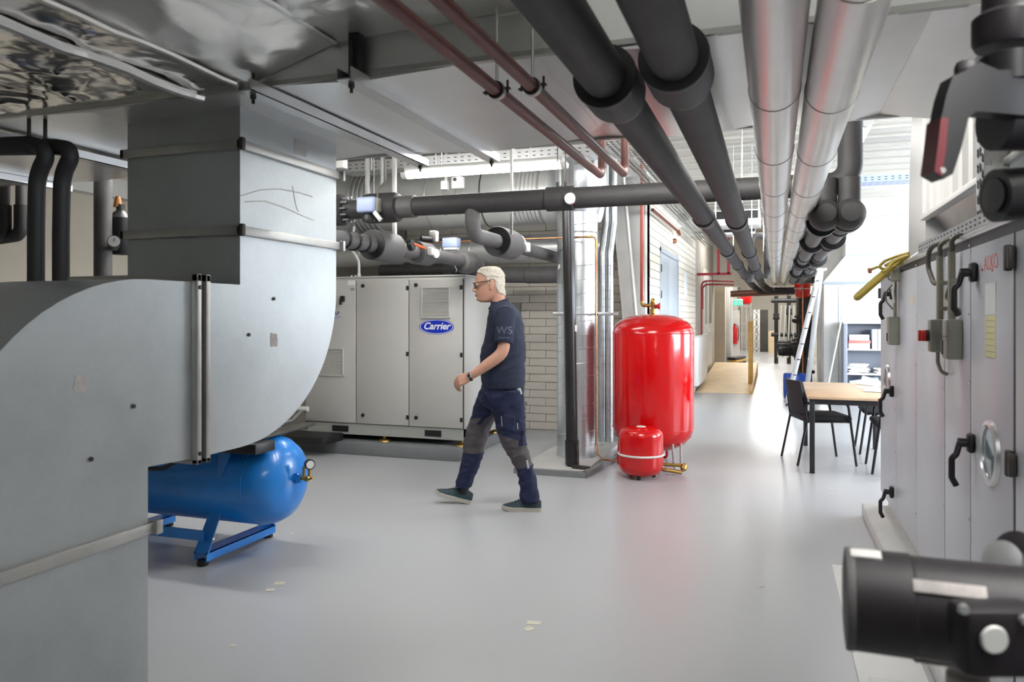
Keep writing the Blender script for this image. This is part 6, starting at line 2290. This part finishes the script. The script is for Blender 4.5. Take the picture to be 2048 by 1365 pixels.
# collar
cb = MB()
n = 30
vs, fs = [], []
for i in range(n + 1):
    a = R(22) + (2 * PI - R(44)) * i / n
    f_ = (1 + math.cos(a)) / 2                     # 1 at the throat
    cx_ = zx(409)
    for rx_, ry_, dz in ((.064, .066, .030), (.069, .071, .034), (.084, .088, .0), (.080, .084, -.004)):
        vs.append((cx_ + math.cos(a) * rx_ + (.006 if dz < .02 else 0), math.sin(a) * ry_, zz_(246) + dz - .052 * f_))
for i in range(n):
    for j in range(4):
        a, b = i * 4 + j, i * 4 + (j + 1) % 4
        fs.append((a, b, b + 4, a + 4))
fs += [(0, 1, 2, 3), (n * 4 + 3, n * 4 + 2, n * 4 + 1, n * 4)]
cb.add(vs, fs)
cb.build('collar', 'polo', shirt, 70)


def project(pts3, axis, off, body_bv):
    out = []
    for p in pts3:
        h = body_bv.ray_cast(p + axis * .5, -axis)
        out.append((h[0] + axis * off) if h[0] is not None else p)
    return out


def stick_text(body_txt, size, cx_, cz_, m_, name, parent, mirror=True):
    cu = bpy.data.curves.new(name, 'FONT'); cu.body = body_txt; cu.size = size; cu.align_x = 'CENTER'; cu.align_y = 'CENTER'; cu.offset = .001
    tmp = bpy.data.objects.new(name + '_t', cu); COL.objects.link(tmp)
    bpy.context.view_layer.update()
    me = bpy.data.meshes.new_from_object(tmp.evaluated_get(bpy.context.evaluated_depsgraph_get()))
    bpy.data.objects.remove(tmp)
    b = bmesh.new(); b.from_mesh(me)
    bmesh.ops.triangulate(b, faces=b.faces)
    bmesh.ops.subdivide_edges(b, edges=[e for e in b.edges if e.calc_length() > .012], cuts=2, use_grid_fill=False)
    pts3 = [V((cx_ - v.co.x, 0, cz_ + v.co.y)) for v in b.verts]      # seen from +y, reading direction is -x
    out = project(pts3, V((0, 1, 0)), .0025, bv)
    for v, c in zip(b.verts, out):
        v.co = c
    bmesh.ops.recalc_face_normals(b, faces=b.faces)
    b.to_mesh(me); b.free()
    me.materials.clear(); me.materials.append(M[m_])
    o = bpy.data.objects.new(name, me); COL.objects.link(o); o.parent = parent
    return o


stick_text('WS', .078, zx(449), zz_(388), 'print_grey', 'sleeve_print', shirt)
stick_text('-----', .05, zx(449), zz_(420), 'print_grey', 'sleeve_print', shirt)
# round chest badge
n = 20
cc_ = [V((zx(371) + .016 * math.cos(2 * PI * k / n), 0, zz_(350) + .022 * math.sin(2 * PI * k / n))) for k in range(n)]
pr_ = project(cc_ + [V((zx(371), 0, zz_(350)))], V((.5, .866, 0)), .003, bv)
b = MB(); b.add(pr_, [(k, (k + 1) % n, n) for k in range(n)]); b.build('chest_badge', 'logo_cyan', shirt)
# dark placket and buttons
b = MB()
for k in range(4):
    c = V((zx(352 - k), .0, zz_(290 + k * 26)))
    h = bv.ray_cast(c + V((.4, .012, 0)), V((-1, 0, 0)))
    if h[0] is not None:
        MB().lathe([(.005, 0), (.004, .003)], h[0], (1, 0, 0), 10).build('button', 'black', shirt)

# ---- trousers
tr = MB()
loft(tr, [(zx(425), 0, zz_(805), .06, .10), (zx(418), 0, zz_(785), .11, .155), (zx(416), 0, zz_(755), .152, .178), (zx(418), 0, zz_(730), .163, .182), (zx(423), 0, zz_(700), .165, .178), (zx(428), 0, zz_(662), .155, .172)], 32, 2.3)
rl = [(690, 305, 470), (735, 292, 470), (780, 274, 440), (830, 259, 402), (880, 242, 368), (930, 224, 346), (980, 217, 333), (1030, 213, 321), (1080, 204, 306), (1130, 190, 288), (1175, 179, 266), (1212, 172, 256)]
ll = [(690, 400, 537), (735, 397, 541), (780, 392, 543), (830, 392, 545), (880, 398, 546), (930, 412, 547), (980, 436, 556), (1030, 466, 572), (1080, 496, 588), (1130, 511, 600), (1180, 517, 609), (1250, 519, 618)]
loft(tr, [(zx((f + b_) / 2), -.095, zz_(y), (b_ - f) / 2 * MK, min(.098, (b_ - f) / 2 * MK * .98)) for y, f, b_ in rl], 28, 2.15)
loft(tr, [(zx((f + b_) / 2), .095, zz_(y), (b_ - f) / 2 * MK, min(.098, (b_ - f) / 2 * MK * .98)) for y, f, b_ in ll], 28, 2.15)
# cargo pocket bulge on the near thigh
tr.obox((zx(466), .178, zz_(850)), (.095, .05, .115), Matrix.Rotation(-.1, 3, 'Y'), .015)
tr.obox((zx(532), .14, zz_(925)), (.03, .07, .12), Matrix.Rotation(-.15, 3, 'Y'), .012)


def tsplit(c):
    a = 335 - c.x / MK
    y = 1299 - c.z / MK
    if c.y < 0.0 and (y > 790) and a < 395:
        lo = 853 - (a - 255) * .25
        if a > 325:
            lo = 850 - (a - 325) * 1.3
        return 1 if lo < y < 1030 else 0
    if c.y >= 0.0 or a > 395:
        lo = 905 + (a - 400) * .25
        if abs(a - 468) < 50 and y < 905 and c.y > .1:
            return 0
        if a > 515 and c.y > .10 and y < 965:
            return 0
        return 1 if lo < y < 1075 + (540 - a) * .25 else 0
    return 0


trz = remesh(tr, 'trousers', ['work_navy', 'work_grey'], man, .0055, 6, .010, 8, tsplit)
bv2 = BVHTree.FromPolygons([v.co for v in trz.data.vertices], [list(p.vertices) for p in trz.data.polygons])


def patch(poly, name, m_, off=.003, ax_=V((0, 1, 0))):
    b = MB()
    b.add(project([V((zx(a), 0, zz_(y))) for a, y in poly], ax_, off, bv2), [tuple(range(len(poly)))])
    o = b.build(name, m_, trz)
    return o


# pocket flap: bent panel over the bulge
fl_ = [(441, 815), (505, 808), (509, 838), (445, 846)]
patch(fl_, 'pocket_flap', 'work_navy', .006)
patch([(428, 815), (432, 814), (437, 862), (433, 863)], 'pocket_zip', 'reflective', .005)
patch([(507, 848), (512, 848), (515, 878), (510, 880)], 'pocket_zip', 'reflective', .005)
patch([(552, 1036), (562, 1035), (570, 1074), (560, 1078)], 'reflective_strip', 'reflective', .005)
rg = MB()
rg.obox((zx(519), .155, zz_(694)), (.032, .02, .05), Matrix.Rotation(.3, 3, 'Y'), .008)
rg.obox((zx(513), .162, zz_(708)), (.022, .016, .03), Matrix.Rotation(-.5, 3, 'Y'), .006)
rg.build('pocket_glove', 'mint', trz)
MB().tube(fillet([(zx(524), -.05, zz_(760)), (zx(545), -.06, zz_(764)), (zx(548), -.06, zz_(772)), (zx(538), -.06, zz_(779)), (zx(520), -.05, zz_(776))], .01), .004, 8).build('key_ring', 'dark_steel', trz)


# ---- shoes
def shoe(origin, pitch, sx_, lean):
    """origin: heel on the ground; toe points to +x"""
    L_ = .285
    st = [(0, .030, .005, .072), (.02, .036, .0, .088), (.06, .038, .0, .100), (.11, .036, .0, .098), (.16, .042, .0, .085), (.21, .047, .0, .066), (.25, .043, .004, .052), (.275, .028, .010, .038), (.287, .012, .016, .030)]
    up = MB()
    n = 20
    vs, fs = [], []
    for x, w_, zb, h in st:
        for j in range(n):
            a = 2 * PI * j / n
            yy = math.cos(a)
            zz2 = math.sin(a)
            sq = abs(yy) ** .75 * (1 if yy > 0 else -1)
            z = .022 + zb + (h - .022) * (max(0, zz2) ** .8)
            taper = 1 - .42 * max(0, zz2) ** 1.5
            vs.append((x - .012, w_ * sq * taper, z))
    k = len(st)
    for i in range(k - 1):
        for j in range(n):
            a, b = i * n + j, i * n + (j + 1) % n
            fs.append((a, b, b + n, a + n))
    fs += [tuple(range(n - 1, -1, -1)), tuple((k - 1) * n + j for j in range(n))]
    up.add(vs, fs)
    so = MB()
    out_ = [(st[0][0] - .018, .016)] + [(x - .012, w_ + .004) for x, w_, zb, h in st[:-1]] + [(st[-1][0] - .010, .020), (st[-1][0] - .005, .008)]
    ring_ = [(x, y) for x, y in out_] + [(x, -y) for x, y in reversed(out_)]
    n = len(ring_)
    lf = lambda x: max(0, x / L_ - .68) ** 2 * .20
    lo = [(x, y * .95, lf(x)) for x, y in ring_]
    hi = [(x, y, .030 + lf(x) * .8) for x, y in ring_]
    so.add(lo + hi, [tuple(range(n - 1, -1, -1)), tuple(range(n, 2 * n))] + [(j, (j + 1) % n, n + (j + 1) % n, n + j) for j in range(n)])
    rot = Matrix.Translation(origin) @ Matrix.Rotation(-pitch, 4, 'Y')
    for q in (up, so):
        q.v = [tuple(rot @ V(p)) for p in q.v]
    u_ = up.build('shoe', 'shoe_teal', man, 60)
    so.build('shoe_sole', 'shoe_sole', u_, 50)
    for k in range(4):
        x = .135 + k * .022
        zt = .098 - k * .0105
        q = MB(); q.bar((x, -.022, zt - .006), (x + .004, .022, zt - .006), .006, .006, bev=.002)
        q.v = [tuple(rot @ V(p)) for p in q.v]
        q.build('lace', 'black', u_)
    s_ = MB(); s_.lathe([(.036, 0), (.038, .02), (.037, .06), (.036, .075)], (sx_, 0, .062), (lean, 0, 1), 20)
    s_.v = [tuple(rot @ V(p)) for p in s_.v]
    s_.build('sock', 'black', u_)


shoe(V((zx(247), -.10, .0)), R(13), .062, .12)
shoe(V((zx(619), .10, .0)), 0.0, .068, .25)

# ---- wristwatch
wc = V((zx(276.5), AYL + .010, zz_(617)))
ax_ = (V((zx(200), AYL, zz_(648))) - V((zx(340), AYL, zz_(585)))).normalized()
wc = V((zx(278), AYL + .010, zz_(617)))
wt = MB().lathe([(.031, -.010), (.0335, -.009), (.0335, .009), (.031, .010)], wc, ax_, 28).build('watch_strap', 'black', man)
nrm = (V((0, 1, .35)) - ax_ * V((0, 1, .35)).dot(ax_)).normalized()
rot = Matrix((ax_, nrm.cross(ax_), nrm)).transposed()
MB().obox(wc + nrm * .034, (.026, .030, .008), rot, .004).build('watch_case', 'alu', wt)
MB().obox(wc + nrm * .0385, (.020, .024, .002), rot, .001).build('watch_face', 'black_gloss', wt)

mp = onZ(970, 1014, 0)
man.location = (mp.x, mp.y, 0)
man.rotation_euler = (0, 0, PI + TH - R(4))
